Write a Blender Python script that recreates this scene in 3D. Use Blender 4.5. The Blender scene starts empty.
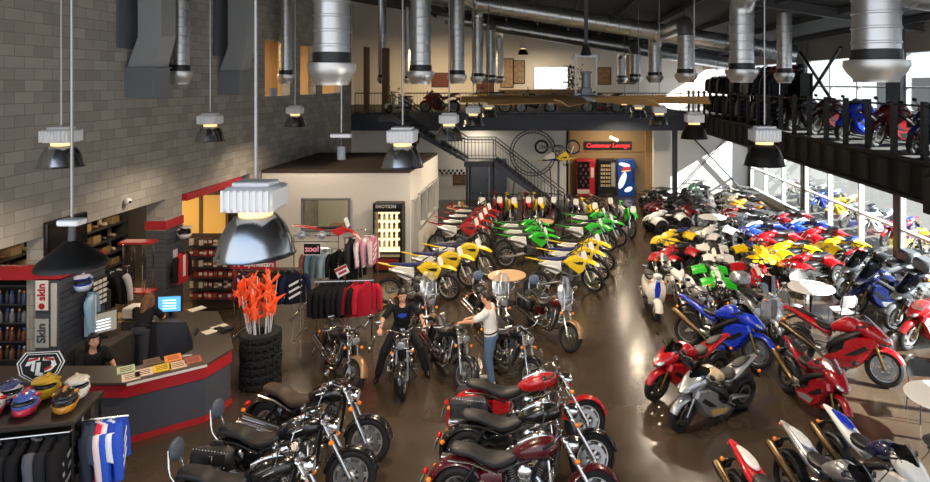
import bpy, bmesh, math, random
from mathutils import Vector, Matrix, Quaternion
PI = math.pi
R = math.radians
rng = random.Random(11)
SC = bpy.context.scene
COL = SC.collection
EYE = 5.75          # camera height above the showroom floor, metres
F = 620.0           # focal length of the shift lens in pixels of the 930 px frame


def at(px, py, z=0.0):
    """ground-plan point of something seen at (px, py) that stands at height z"""
    y = F * (EYE - z) / (py - 83.0)
    return ((px - 548.0) * y / F, y)


# ------------------------------------------------------------------ materials
def lin(c):
    if isinstance(c, str):
        c = tuple(int(c[i:i + 2], 16) / 255 for i in (0, 2, 4))
    return tuple(x / 12.92 if x <= .04045 else ((x + .055) / 1.055) ** 2.4 for x in c) + (1.0,)


MATS = {}


def mat(name, col='808080', rough=.5, metal=0.0, coat=0.0, emit=None, estr=1.0, spec=.5, noise=.06, scale=14.0, alpha=1.0, col2=None):
    if name in MATS:
        return MATS[name]
    m = bpy.data.materials.new(name)
    m.use_nodes = True
    nt = m.node_tree
    b = nt.nodes['Principled BSDF']
    b.inputs['Base Color'].default_value = lin(col)
    b.inputs['Metallic'].default_value = metal
    b.inputs['Coat Weight'].default_value = coat
    b.inputs['Coat Roughness'].default_value = .06
    b.inputs['Specular IOR Level'].default_value = spec
    tc = nt.nodes.new('ShaderNodeTexCoord')
    no = nt.nodes.new('ShaderNodeTexNoise')
    no.inputs['Scale'].default_value = scale
    no.inputs['Detail'].default_value = 2
    nt.links.new(tc.outputs['Object'], no.inputs['Vector'])
    mr = nt.nodes.new('ShaderNodeMapRange')
    mr.inputs['To Min'].default_value = max(.02, rough - noise)
    mr.inputs['To Max'].default_value = min(1, rough + noise)
    nt.links.new(no.outputs['Fac'], mr.inputs['Value'])
    nt.links.new(mr.outputs['Result'], b.inputs['Roughness'])
    if col2:
        mx = nt.nodes.new('ShaderNodeMix')
        mx.data_type = 'RGBA'
        mx.inputs['A'].default_value = lin(col)
        mx.inputs['B'].default_value = lin(col2)
        nt.links.new(no.outputs['Fac'], mx.inputs['Factor'])
        nt.links.new(mx.outputs['Result'], b.inputs['Base Color'])
    if emit:
        b.inputs['Emission Color'].default_value = lin(emit)
        b.inputs['Emission Strength'].default_value = estr
    MATS[name] = m
    return m


def paint(h):
    return mat('gloss paint ' + h, h, .28, coat=.8, noise=.05)


def plastic(h, r=.4):
    return mat('plastic %s %.2f' % (h, r), h, r)


def cloth(h):
    return mat('fabric ' + h, h, .85, noise=.08, scale=60, spec=.25)


def nodes_mat(name):
    m = bpy.data.materials.new(name)
    m.use_nodes = True
    MATS[name] = m
    return m, m.node_tree, m.node_tree.nodes['Principled BSDF']


CHROME = mat('chrome', 'e4e2de', .12, 1.0, noise=.05)
ALLOY = mat('brushed alloy', 'a9a9a8', .34, 1.0)
STEEL = mat('dark steel', '55565a', .45, .8)
BLACK = mat('black plastic', '121213', .45)
GLOSSB = paint('0b0b0d')
RUBBER = mat('tyre rubber', '17171a', .75)
VINYL = mat('black vinyl', '19181a', .5, noise=.1, scale=40)
ENGINE = mat('engine casting', '77777a', .35, .9, scale=30)
DENGINE = mat('dark engine', '2a2a2d', .45, .7, scale=30)
AMBER = mat('amber lens', 'ff8a1c', .2, coat=.6)
REDLENS = mat('red lens', 'c01210', .18, coat=.7)
LENS = mat('clear lamp lens', 'b4bcc4', .08, .5, coat=1)
WHITE = plastic('eeeeea', .4)
MIRROR = mat('mirror', 'dde3e8', .04, 1.0)
GOLD = mat('gold fork', '80693c', .32, 1.0)
TITAN = mat('bronze exhaust', '7a664e', .36, 1.0)
SKIN = mat('skin', 'd09a7c', .55, noise=.1, scale=20)


def glass_mat(name, tint='ffffff', refl=.12, rough=.02, graze=.35):
    m = bpy.data.materials.new(name)
    m.use_nodes = True
    nt = m.node_tree
    nt.nodes.clear()
    o = nt.nodes.new('ShaderNodeOutputMaterial')
    t = nt.nodes.new('ShaderNodeBsdfTransparent')
    t.inputs['Color'].default_value = lin(tint)
    g = nt.nodes.new('ShaderNodeBsdfGlossy')
    g.inputs['Roughness'].default_value = rough
    x = nt.nodes.new('ShaderNodeMixShader')
    lw = nt.nodes.new('ShaderNodeLayerWeight')
    lw.inputs['Blend'].default_value = .5
    pw = nt.nodes.new('ShaderNodeMath')
    pw.operation = 'POWER'
    pw.inputs[1].default_value = 4.0
    nt.links.new(lw.outputs['Facing'], pw.inputs[0])
    ad = nt.nodes.new('ShaderNodeMath')
    ad.operation = 'MULTIPLY_ADD'
    ad.inputs[1].default_value = graze
    ad.inputs[2].default_value = refl
    nt.links.new(pw.outputs[0], ad.inputs[0])
    nt.links.new(ad.outputs[0], x.inputs['Fac'])
    nt.links.new(t.outputs[0], x.inputs[1])
    nt.links.new(g.outputs[0], x.inputs[2])
    nt.links.new(x.outputs[0], o.inputs['Surface'])
    MATS[name] = m
    return m


GLASS = glass_mat('window glass', 'f4f8fa', .02)
CABGLASS = glass_mat('cabin glass', 'e8ecea', .03, .02, .08)
SMOKE = glass_mat('smoked screen', '2c3036', .16)
CLEAR = glass_mat('clear screen', 'eef2f4', .42, .25)


# ------------------------------------------------------------------ mesh builder
def V(*a):
    return Vector(a)


def catmull(pts, k=4, closed=False):
    pts = [Vector(p) for p in pts]
    out = []
    n = len(pts)
    for i in range(n if closed else n - 1):
        if closed:
            p0, p1, p2, p3 = pts[i - 1], pts[i], pts[(i + 1) % n], pts[(i + 2) % n]
        else:
            p1, p2 = pts[i], pts[i + 1]
            p0 = pts[i - 1] if i else p1 * 2 - p2
            p3 = pts[i + 2] if i + 2 < n else p2 * 2 - p1
        for j in range(k):
            t = j / k
            out.append(.5 * ((2 * p1) + (p2 - p0) * t + (2 * p0 - 5 * p1 + 4 * p2 - p3) * t * t + (3 * p1 - p0 - 3 * p2 + p3) * t ** 3))
    if not closed:
        out.append(pts[-1])
    return out


class MB:
    def __init__(s):
        s.v = []
        s.f = []

    def add(s, vs, fs, M=None):
        o = len(s.v)
        for p in vs:
            p = Vector(p)
            s.v.append(M @ p if M else p)
        s.f += [[i + o for i in f] for f in fs]
        return s

    def merge(s, b, M=None):
        return s.add(b.v, b.f, M)

    def mirror(s):
        """adds the copy mirrored across y=0"""
        n = len(s.v)
        s.v += [Vector((p.x, -p.y, p.z)) for p in s.v]
        s.f += [[i + n for i in reversed(f)] for f in list(s.f)]
        return s

    def box(s, c, size, rot=None, ch=0.0):
        hx, hy, hz = [q / 2 for q in size]
        M = Matrix.Translation(Vector(c))
        if rot:
            from mathutils import Euler
            M = M @ Euler(rot).to_matrix().to_4x4()
        if ch <= 0:
            vs = [(x, y, z) for x in (-hx, hx) for y in (-hy, hy) for z in (-hz, hz)]
            fs = [(0, 1, 3, 2), (4, 6, 7, 5), (0, 4, 5, 1), (2, 3, 7, 6), (0, 2, 6, 4), (1, 5, 7, 3)]
            return s.add(vs, fs, M)
        ch = min(ch, hx * .95, hy * .95, hz * .95)
        vs, idx = [], {}
        for x in (-1, 1):
            for y in (-1, 1):
                for z in (-1, 1):
                    for a in range(3):
                        p = [x * hx, y * hy, z * hz]
                        for b in range(3):
                            if b != a:
                                p[b] -= (x, y, z)[b] * ch
                        idx[(x, y, z, a)] = len(vs)
                        vs.append(p)
        fs = []
        for a in range(3):
            b, c2 = [(1, 2), (0, 2), (0, 1)][a]
            for sg in (-1, 1):
                q = []
                for (u, w) in ((-1, -1), (1, -1), (1, 1), (-1, 1)):
                    k = [0, 0, 0]
                    k[a], k[b], k[c2] = sg, u, w
                    q.append(idx[(*k, a)])
                fs.append(q)
            for u in (-1, 1):
                for w in (-1, 1):
                    k0, k1 = [0, 0, 0], [0, 0, 0]
                    k0[a], k1[a] = -1, 1
                    k0[b] = k1[b] = u
                    k0[c2] = k1[c2] = w
                    fs.append([idx[(*k0, b)], idx[(*k1, b)], idx[(*k1, c2)], idx[(*k0, c2)]])
        for x in (-1, 1):
            for y in (-1, 1):
                for z in (-1, 1):
                    fs.append([idx[(x, y, z, a)] for a in range(3)])
        return s.add(vs, fs, M)

    def loft(s, rings, caps=True, closed=False):
        n = len(rings[0])
        o = len(s.v)
        for r in rings:
            s.v += [Vector(p) for p in r]
        m = len(rings)
        for i in range(m if closed else m - 1):
            a, b = o + i * n, o + ((i + 1) % m) * n
            for j in range(n):
                k = (j + 1) % n
                s.f.append([a + j, a + k, b + k, b + j])
        if caps and not closed:
            s.f.append(list(range(o, o + n)))
            s.f.append(list(range(o + (m - 1) * n, o + m * n)))
        return s

    def tube(s, pts, r, n=8, caps=True, closed=False, smooth=0):
        pts = [Vector(p) for p in pts]
        if smooth:
            if not isinstance(r, (int, float)):
                rr = catmull([(q, 0, 0) for q in r], smooth, closed)
                r = [q.x for q in rr]
            pts = catmull(pts, smooth, closed)
        m = len(pts)
        rs = [r] * m if isinstance(r, (int, float)) else list(r)
        tan = []
        for i in range(m):
            a = pts[i - 1] if (i or closed) else pts[0]
            b = pts[(i + 1) % m] if (i < m - 1 or closed) else pts[-1]
            t = (b - a)
            tan.append(t.normalized() if t.length > 1e-9 else Vector((0, 0, 1)))
        u = tan[0].orthogonal().normalized()
        rings = []
        for i in range(m):
            if i:
                q = tan[i - 1].rotation_difference(tan[i])
                u = (q @ u)
                u = (u - tan[i] * u.dot(tan[i])).normalized()
            w = tan[i].cross(u)
            rings.append([pts[i] + (u * math.cos(2 * PI * k / n) + w * math.sin(2 * PI * k / n)) * rs[i] for k in range(n)])
        return s.loft(rings, caps, closed)

    def lathe(s, prof, c=(0, 0, 0), ax='z', n=20, caps=True, closed=False):
        if isinstance(ax, str):
            ax = {'x': (1, 0, 0), 'y': (0, 1, 0), 'z': (0, 0, 1)}[ax]
        M = Matrix.Translation(Vector(c)) @ Vector((0, 0, 1)).rotation_difference(Vector(ax)).to_matrix().to_4x4()
        rings = [[M @ Vector((r * math.cos(2 * PI * k / n), r * math.sin(2 * PI * k / n), h)) for k in range(n)] for r, h in prof]
        return s.loft(rings, caps, closed)

    def torus(s, c, rad, tr, tw, ax='y', n=28, m=8):
        return s.lathe([(rad + tr * math.cos(2 * PI * k / m), tw * math.sin(2 * PI * k / m)) for k in range(m)], c, ax, n, closed=True)

    def ell(s, c, r, n=14, m=8, rot=None):
        if isinstance(r, (int, float)):
            r = (r, r, r)
        M = Matrix.Translation(Vector(c))
        if rot:
            from mathutils import Euler
            M = M @ Euler(rot).to_matrix().to_4x4()
        rings = []
        for i in range(m + 1):
            t = PI * (i + .02) / (m + .04) - PI / 2
            rings.append([M @ Vector((r[0] * math.cos(t) * math.cos(2 * PI * k / n), r[1] * math.cos(t) * math.sin(2 * PI * k / n), r[2] * math.sin(t))) for k in range(n)])
        return s.loft(rings)

    def body(s, st, e=2.6, n=16, k=3):
        """stations (x, z centre, half width, half height[, y centre]) with superellipse sections"""
        st = [tuple(q) + (0,) * (5 - len(q)) for q in st]
        if k > 1:
            a = catmull([q[:3] for q in st], k)
            b = catmull([q[2:] for q in st], k)
            st = [(p.x, p.y, max(.004, p.z), max(.004, q.y), q.z) for p, q in zip(a, b)]
        rings = []
        for x, z, hw, hh, yc in st:
            r = []
            for j in range(n):
                t = 2 * PI * j / n
                c, d = math.cos(t), math.sin(t)
                r.append((x, yc + hw * math.copysign(abs(c) ** (2 / e), c), z + hh * math.copysign(abs(d) ** (2 / e), d)))
            rings.append(r)
        return s.loft(rings)

    def prism(s, pts, y0, y1, ch=.02, ax='y'):
        """plate with outline pts, from y0 to y1, its y1 face chamfered"""
        cx = sum(p[0] for p in pts) / len(pts)
        cz = sum(p[1] for p in pts) / len(pts)
        big = max(max(abs(p[0] - cx), abs(p[1] - cz)) for p in pts)
        k = 1 - ch / max(big, 1e-6)
        d = (y1 - y0)
        ym = y1 - math.copysign(min(abs(d) * .6, ch), d)

        def P(x, y, z):
            return {'y': (x, y, z), 'x': (y, x, z), 'z': (x, z, y)}[ax]
        rings = [[P(x, y0, z) for x, z in pts]]
        if ch > 0:
            rings.append([P(x, ym, z) for x, z in pts])
        rings.append([P(cx + (x - cx) * (k if ch > 0 else 1), y1, cz + (z - cz) * (k if ch > 0 else 1)) for x, z in pts])
        return s.loft(rings)

    def arc(s, c, rad, a0, a1, w, t=.012, drop=.25, n=14):
        """mudguard: arched band around the y axis"""
        ys = [-1, -.85, -.45, 0, .45, .85, 1]
        dr = [1, .55, .12, 0, .12, .55, 1]
        rings = []
        for i in range(n + 1):
            a = R(a0 + (a1 - a0) * i / n)
            o, q = [], []
            for y, d in zip(ys, dr):
                r = rad - d * w * drop
                o.append((c[0] + r * math.cos(a), c[1] + y * w, c[2] + r * math.sin(a)))
                r -= t
                q.append((c[0] + r * math.cos(a), c[1] + y * w * .94, c[2] + r * math.sin(a)))
            rings.append(o + q[::-1])
        return s.loft(rings)

    def mesh(s, name, smooth=True, sharp=38, shift=None):
        me = bpy.data.meshes.new(name)
        vs = [tuple(p - shift) for p in s.v] if shift else [tuple(p) for p in s.v]
        me.from_pydata(vs, [], s.f)
        bm = bmesh.new()
        bm.from_mesh(me)
        bmesh.ops.recalc_face_normals(bm, faces=bm.faces)
        bm.to_mesh(me)
        bm.free()
        if smooth:
            me.shade_smooth()
            me.set_sharp_from_angle(angle=R(sharp))
        me.update()
        return me


# ------------------------------------------------------------------ objects
def link(o):
    COL.objects.link(o)
    return o


def part(parent, name, me, m, label=None, stuff=False):
    if isinstance(me, MB):
        me = me.mesh(name)
    o = bpy.data.objects.new(name, me)
    if not me.materials:
        me.materials.append(m)
    elif me.materials[0] != m:
        o.material_slots[0].link = 'OBJECT'
        o.material_slots[0].material = m
    link(o)
    o.parent = parent
    if label:
        o['label'] = label
    if stuff:
        o['kind'] = 'stuff'
    return o


def thing(name, label, cat, loc=(0, 0, 0), rot=(0, 0, 0), group=None):
    o = bpy.data.objects.new(name, None)
    o.empty_display_size = .2
    link(o)
    o.location = loc
    o.rotation_euler = rot if not isinstance(rot, (int, float)) else (0, 0, rot)
    o['label'] = label
    o['category'] = cat
    if group:
        o['group'] = group
    return o


def single(name, label, cat, mb, m, group=None, loc=None, rot=(0, 0, 0), kind=None, sharp=38):
    """a thing that is one mesh; without loc the shape is given in world coordinates and its origin moves to its base"""
    if isinstance(mb, MB):
        if loc is None:
            lo = [min(p[i] for p in mb.v) for i in range(3)]
            hi = [max(p[i] for p in mb.v) for i in range(3)]
            b = Vector(((lo[0] + hi[0]) / 2, (lo[1] + hi[1]) / 2, lo[2]))
            me = mb.mesh(name, shift=b, sharp=sharp)
            loc = b
        else:
            me = mb.mesh(name, sharp=sharp)
    else:
        me = mb
    o = bpy.data.objects.new(name, me)
    if not me.materials:
        me.materials.append(m)
    elif me.materials[0] != m:
        o.material_slots[0].link = 'OBJECT'
        o.material_slots[0].material = m
    link(o)
    o.location = loc
    o.rotation_euler = rot if not isinstance(rot, (int, float)) else (0, 0, rot)
    if label:
        o['label'] = label
    if cat:
        o['category'] = cat
    if group:
        o['group'] = group
    if kind:
        o['kind'] = kind
    return o


def wpart(parent, name, mb, m):
    """part whose shape is given in world coordinates"""
    return part(parent, name, MB().merge(mb, Matrix.Translation(-Vector(parent.location))), m)


def struct(name, mb, m, parent=None):
    o = single(name, None, None, mb, m, kind='structure') if parent is None else wpart(parent, name, mb, m)
    o['kind'] = 'structure'
    return o


def text_mb(txt, size=.2, ext=.006, M=None, shear=0.0, align='CENTER', bold=0.0):
    cu = bpy.data.curves.new('txt', 'FONT')
    cu.body = txt
    cu.size = size
    cu.extrude = ext
    cu.shear = shear
    cu.offset = bold
    cu.align_x = align
    cu.align_y = 'CENTER'
    cu.resolution_u = 3
    o = bpy.data.objects.new('txt', cu)
    COL.objects.link(o)
    dg = bpy.context.evaluated_depsgraph_get()
    dg.update()
    me = bpy.data.meshes.new_from_object(o.evaluated_get(dg))
    mb = MB()
    mb.add([v.co for v in me.vertices], [list(p.vertices) for p in me.polygons], M)
    bpy.data.objects.remove(o)
    bpy.data.meshes.remove(me)
    bpy.data.curves.remove(cu)
    return mb


# faces of a sign: text drawn in its local xy plane turned to face -y (the viewer), or +x (from the left wall)
def face_front(x, y, z, rz=0.0, roll=0.0):
    return Matrix.Translation((x, y, z)) @ Matrix.Rotation(rz, 4, 'Z') @ Matrix.Rotation(PI / 2, 4, 'X') @ Matrix.Rotation(roll, 4, 'Z')


def remesh(mb, name, voxel, smooth=4):
    me = mb.mesh(name, smooth=False)
    o = bpy.data.objects.new('tmp', me)
    COL.objects.link(o)
    m = o.modifiers.new('r', 'REMESH')
    m.mode = 'VOXEL'
    m.voxel_size = voxel
    m.use_smooth_shade = True
    if smooth:
        q = o.modifiers.new('s', 'SMOOTH')
        q.factor = .5
        q.iterations = smooth
    dg = bpy.context.evaluated_depsgraph_get()
    dg.update()
    out = bpy.data.meshes.new_from_object(o.evaluated_get(dg))
    out.name = name
    bpy.data.objects.remove(o)
    bpy.data.meshes.remove(me)
    out.materials.clear()
    out.shade_smooth()
    return out
# ------------------------------------------------------------------ vehicles
class Proto:
    def __init__(s, pivot, axis):
        s.parts = []
        s.pivot = Vector(pivot)
        s.axis = Vector(axis).normalized()

    def p(s, name, mb, key, parent=None, steer=False):
        s.parts.append((name, mb.mesh(name), key, parent, steer))
        return len(s.parts) - 1


PROTO = {}
DEFK = dict(tyre=RUBBER, chrome=CHROME, alloy=ALLOY, black=BLACK, gloss=GLOSSB, vinyl=VINYL, engine=ENGINE, dengine=DENGINE,
            amber=AMBER, red=REDLENS, lens=LENS, white=WHITE, mirror=MIRROR, gold=GOLD, exhaust=CHROME, rim=ALLOY, screen=SMOKE,
            body=GLOSSB, body2=WHITE, seat=VINYL, frame=BLACK, fork=CHROME, bag=VINYL)


def wheel(P, name, x, r, tr, tw, steer, rimkey='rim', spokes=7, kind='cast', disc=True, y=0.0, hubw=.06):
    R0 = r - tr
    t = P.p(name, MB().torus((x, y, r), R0, tr, tw, 'y', 30, 8), 'tyre', None, steer)
    b = MB()
    ri = R0 - tr * .75
    b.lathe([(ri + .016, -tw * .72), (ri + .016, tw * .72), (ri - .012, tw * .62), (ri - .02, 0), (ri - .012, -tw * .62)], (x, y, r), 'y', 28, closed=True)
    b.lathe([(.02, -hubw), (.045, -hubw * .8), (.045, hubw * .8), (.02, hubw)], (x, y, r), 'y', 12)
    for k in range(spokes):
        a = 2 * PI * k / spokes
        if kind == 'cast':
            q = [(.035, -.3), (.04, .3), (ri, .13), (ri, -.11)]
            b.prism([(x + d * math.cos(a + o), r + d * math.sin(a + o)) for d, o in q], y - .016, y + .016, 0)
        elif kind == 'wire':
            for sg, of in ((-1, .35), (1, -.35)):
                b.tube([(x + .035 * math.cos(a + of), y + sg * .035, r + .035 * math.sin(a + of)), (x + ri * math.cos(a), y, r + ri * math.sin(a))], .0035, 4)
        else:
            b.prism([(x + d * math.cos(a + o), r + d * math.sin(a + o)) for d, o in [(.03, -.8), (.03, .8), (ri, .3), (ri, -.3)]], y - .012, y + .012, 0)
    P.p('rim', b, rimkey, t, steer)
    if disc:
        d = MB()
        for sg in (-1, 1):
            d.lathe([(ri * .78, y + sg * .062), (ri * .78, y + sg * .067), (ri * .5, y + sg * .067), (ri * .5, y + sg * .062)], (x, 0, r), 'y', 24, closed=True)
        P.p('brake_disc', d, 'alloy', t, steer)
    return t


def mirrors(P, base, tip, size, steer=True, key='chrome'):
    for sg in (1, -1):
        b = MB().tube([(base[0], sg * base[1], base[2]), ((base[0] + tip[0]) / 2 + .02, sg * (base[1] + tip[1]) / 2, (base[2] + tip[2]) / 2 + .03), (tip[0], sg * tip[1], tip[2])], .008, 6, smooth=3)
        b.ell((tip[0], sg * tip[1], tip[2] + .02), (.022, size, size * .62))
        i = P.p('mirror', b, key, None, steer)
        P.p('mirror_glass', MB().ell((tip[0] - .018, sg * tip[1], tip[2] + .02), (.008, size * .85, size * .5)), 'mirror', i, steer)


def signals(P, spots, steer=False):
    for x, y, z in spots:
        b = MB().tube([(x, y * .4, z), (x, y, z)], .009, 6)
        i = P.p('turn_signal', b, 'chrome', None, steer)
        P.p('signal_lens', MB().ell((x, y, z), (.035, .03, .03), 10, 6), 'amber', i, steer)


def make_cruiser(o):
    P = Proto((.45, 0, .95), (-.41, 0, .69))
    wheel(P, 'front_wheel', .84, .315, .06, .058, True, spokes=7)
    wheel(P, 'rear_wheel', -.80, .315, .075, .08, False, spokes=7)
    b = MB()
    for sg in (1, -1):
        b.tube([(.84, sg * .1, .315), (.68, sg * .1, .58)], .03, 10)
        b.tube([(.68, sg * .1, .58), (.44, sg * .1, .98)], .022, 10)
    b.box((.47, 0, .94), (.07, .27, .04), (0, R(31), 0), .01).box((.55, 0, .79), (.07, .27, .04), (0, R(31), 0), .01)
    b.tube([(.84, -.12, .315), (.84, .12, .315)], .016, 8)
    P.p('front_fork', b, 'fork', None, True)
    h = P.p('headlight', MB().lathe([(.02, -.13), (.06, -.12), (.088, -.05), (.094, .02), (.086, .035)], (.6, 0, .88), (1, 0, -.12), 18), 'chrome', None, True)
    P.p('headlight_lens', MB().ell((.633, 0, .876), (.02, .08, .08)), 'lens', h, True)
    bars = [(.16, .43, .97), (.27, .38, 1.0), (.4, .22, 1.09), (.43, .08, 1.04), (.43, -.08, 1.04), (.4, -.22, 1.09), (.27, -.38, 1.0), (.16, -.43, .97)]
    P.p('handlebar', MB().tube(bars, .013, 8, smooth=3), 'chrome', None, True)
    for sg in (1, -1):
        g = MB().tube([(.14, sg * .44, .962), (.26, sg * .385, .998)], .019, 8)
        P.p('grip', g, 'black', None, True)
        P.p('brake_lever', MB().tube([(.3, sg * .36, 1.0), (.29, sg * .43, .97), (.2, sg * .5, .95)], .007, 6), 'chrome', None, True)
    mirrors(P, (.29, .36, 1.02), (.3, .45, 1.2), .07)
    P.p('fuel_tank', MB().body([(-.14, .76, .05, .05), (-.04, .80, .12, .085), (.1, .84, .165, .12), (.26, .87, .16, .125), (.38, .88, .1, .09), (.43, .88, .04, .05)], 2.4, 20), 'body')
    c = MB().body([(-.08, .875, .03, .02), (.05, .94, .045, .025), (.2, .985, .05, .025), (.34, .97, .035, .02)], 3, 10)
    c.lathe([(.03, -.02), (.055, 0), (.05, .03), (.02, .034)], (.2, 0, .99), (-.3, 0, 1), 16)
    P.p('tank_console', c, 'chrome')
    P.p('seat', MB().body([(-.9, .80, .07, .03), (-.84, .80, .12, .05), (-.62, .77, .13, .06), (-.5, .72, .14, .05), (-.34, .68, .17, .06), (-.16, .71, .13, .06), (-.06, .76, .07, .04)], 2.8, 18), 'seat')
    P.p('front_fender', MB().arc((.84, 0, .315), .35, 12, 172, .085, .012, .5), 'fender' if o.get('fender') else 'body', None, True)
    P.p('rear_fender', MB().arc((-.80, 0, .315), .40, 30, 196, .115, .014, .6), 'fender' if o.get('fender') else 'body')
    e = MB()
    e.box((.0, 0, .36), (.46, .26, .2), None, .05)
    e.lathe([(.02, -.22), (.12, -.215), (.14, -.19), (.14, .19), (.12, .215), (.02, .22)], (-.16, 0, .37), 'y', 20)
    e.lathe([(.02, -.2), (.1, -.195), (.115, -.17), (.115, .17), (.1, .195), (.02, .2)], (.1, 0, .35), 'y', 20)
    P.p('engine', e, 'chrome')
    for tilt, x in ((24, .13), (-24, -.07)):
        a = (math.sin(R(tilt)), 0, math.cos(R(tilt)))
        pr = []
        for k in range(7):
            h = .09 + k * .027
            pr += [(.06, h), (.088, h + .004), (.088, h + .014), (.06, h + .018)]
        pr += [(.07, .285), (.075, .33), (.05, .36), (.01, .365)]
        P.p('cylinder', MB().lathe([(.05, .05)] + pr, (x - a[0] * .04, 0, .38), a, 16), 'engine')
    P.p('air_cleaner', MB().lathe([(.02, .1), (.075, .1), (.085, .13), (.085, .17), (.06, .19), (.01, .195)], (.02, 0, .62), (0, -1, 0), 18), 'chrome')
    for k, (z0, ln) in enumerate(((.27, -1.0), (.36, -.9))):
        pts = [(.17 - .2 * k, -.1, .55), (.26 - .24 * k, -.19, .44), (.12 - .2 * k, -.22, z0 + .03), (-.25, -.235, z0 + .01), (-.4, -.245, z0 + .03), (ln - .1, -.275, z0 + .1)]
        b = MB().tube(pts[:5], .024, 8, smooth=3).tube(pts[4:], [.04, .056], 14)
        P.p('exhaust_pipe', b, 'exhaust')
    f = MB()
    for sg in (1, -1):
        f.tube([(.42, sg * .03, .86), (.33, sg * .12, .4), (.2, sg * .14, .24), (-.4, sg * .14, .25), (-.8, sg * .13, .31)], .02, 8, smooth=2)
        f.tube([(.42, sg * .03, .9), (.1, sg * .08, .74), (-.3, sg * .12, .6), (-.8, sg * .13, .33)], .018, 8, smooth=2)
        f.tube([(-.8, sg * .13, .33), (-.55, sg * .145, .68)], .026, 8)
    P.p('frame', f, 'frame')
    g = MB().body([(-.5, .5, .15, .1), (-.4, .52, .165, .12), (-.25, .53, .16, .1)], 3.2, 12, 2)
    P.p('side_cover', g, 'body')
    tp = MB().box((-.02, -.235, .5), (.2, .03, .05), (0, R(8), 0), .01)
    for q in (-.07, .03, .13):
        tp.lathe([(.01, .0), (.035, .0), (.04, .02), (.02, .03)], (q - .05, -.245, .5), (0, -1, 0), 12)
    for sg in (1, -1):
        tp.tube([(-.3, sg * .17, .6), (-.62, sg * .16, .7), (-.9, sg * .15, .72)], .014, 6).tube([(.3, sg * .1, .74), (.34, sg * .15, .5), (.26, sg * .15, .3)], .016, 8)
    P.p('chrome_trim', tp, 'chrome')
    for sg in (1, -1):
        P.p('footboard', MB().box((.18, sg * .24, .26), (.3, .1, .025), (0, R(-8), 0), .01), 'chrome')
    P.p('kickstand', MB().tube([(.1, .14, .24), (.02, .27, .01)], .011, 6), 'black')
    t = P.p('tail_light', MB().ell((-1.2, 0, .52), (.035, .06, .04)), 'red')
    P.p('license_plate', MB().box((-1.245, 0, .4), (.01, .17, .1), (0, R(12), 0)), 'alloy')
    signals(P, [(.6, .19, .74), (.6, -.19, .74)], True)
    signals(P, [(-1.12, .17, .5), (-1.12, -.17, .5)])
    if o.get('backrest'):
        b = MB()
        for sg in (1, -1):
            b.tube([(-.72, sg * .13, .62), (-.93, sg * .12, .8), (-.99, sg * .1, 1.06)], .012, 8, smooth=3)
        i = P.p('sissy_bar', b, 'chrome')
        P.p('backrest_pad', MB().ell((-.955, 0, 1.04), (.045, .14, .12), rot=(0, R(-10), 0)), 'pad', i)
    if o.get('bags'):
        for sg in (1, -1):
            i = P.p('saddlebag', MB().box((-.82, sg * .27, .55), (.54, .17, .3), (0, R(-4), 0), .06), 'bag')
            b = MB()
            for k in range(12):
                b.ell((-.58 - .04 * k, sg * .355, .67 + .003 * k), .011, 6, 4)
            b.box((-.8, sg * .357, .55), (.05, .012, .16), None, .004)
            P.p('bag_studs', b, 'chrome', i)
    if o.get('screen'):
        rows = []
        for z, w, x in ((.86, .14, .6), (1.0, .22, .57), (1.2, .24, .5), (1.36, .2, .43), (1.46, .1, .4)):
            rows.append([(x - .1 * (j / 4 - 1) ** 2 - (0 if s == 0 else .008), w * (j / 4 - 1), z) for s in (0,) for j in range(9)])
        b = MB()
        for r in rows:
            b.v += [Vector(q) for q in r]
        for a in range(4):
            for j in range(8):
                b.f.append([a * 9 + j, a * 9 + j + 1, a * 9 + j + 10, a * 9 + j + 9])
        i = P.p('windshield', b, 'screen', None, True)
        c = MB()
        for sg in (1, -1):
            c.tube([(.6, sg * .11, .8), (.56, sg * .13, 1.05), (.48, sg * .13, 1.25)], .012, 6)
        c.box((.575, 0, 1.02), (.02, .4, .03), (0, R(-20), 0), .006)
        P.p('screen_bracket', c, 'chrome', i, True)
    if o.get('guard'):
        P.p('engine_guard', MB().tube([(.34, 0, .7), (.36, .2, .62), (.36, .3, .45), (.32, .2, .27), (.3, 0, .25), (.32, -.2, .27), (.36, -.3, .45), (.36, -.2, .62), (.34, 0, .7)], .015, 8, smooth=3), 'chrome')
    return P


def curved_screen(rows):
    """rows of (x, z, half width, sweep back); a bent pane with a little thickness"""
    b = MB()
    n = 9
    for x, z, w, sw in rows:
        b.v += [Vector((x - sw * (j / 4 - 1) ** 2, w * (j / 4 - 1), z)) for j in range(n)]
    for a in range(len(rows) - 1):
        for j in range(n - 1):
            b.f.append([a * n + j, a * n + j + 1, a * n + j + n + 1, a * n + j + n])
    return b


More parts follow.
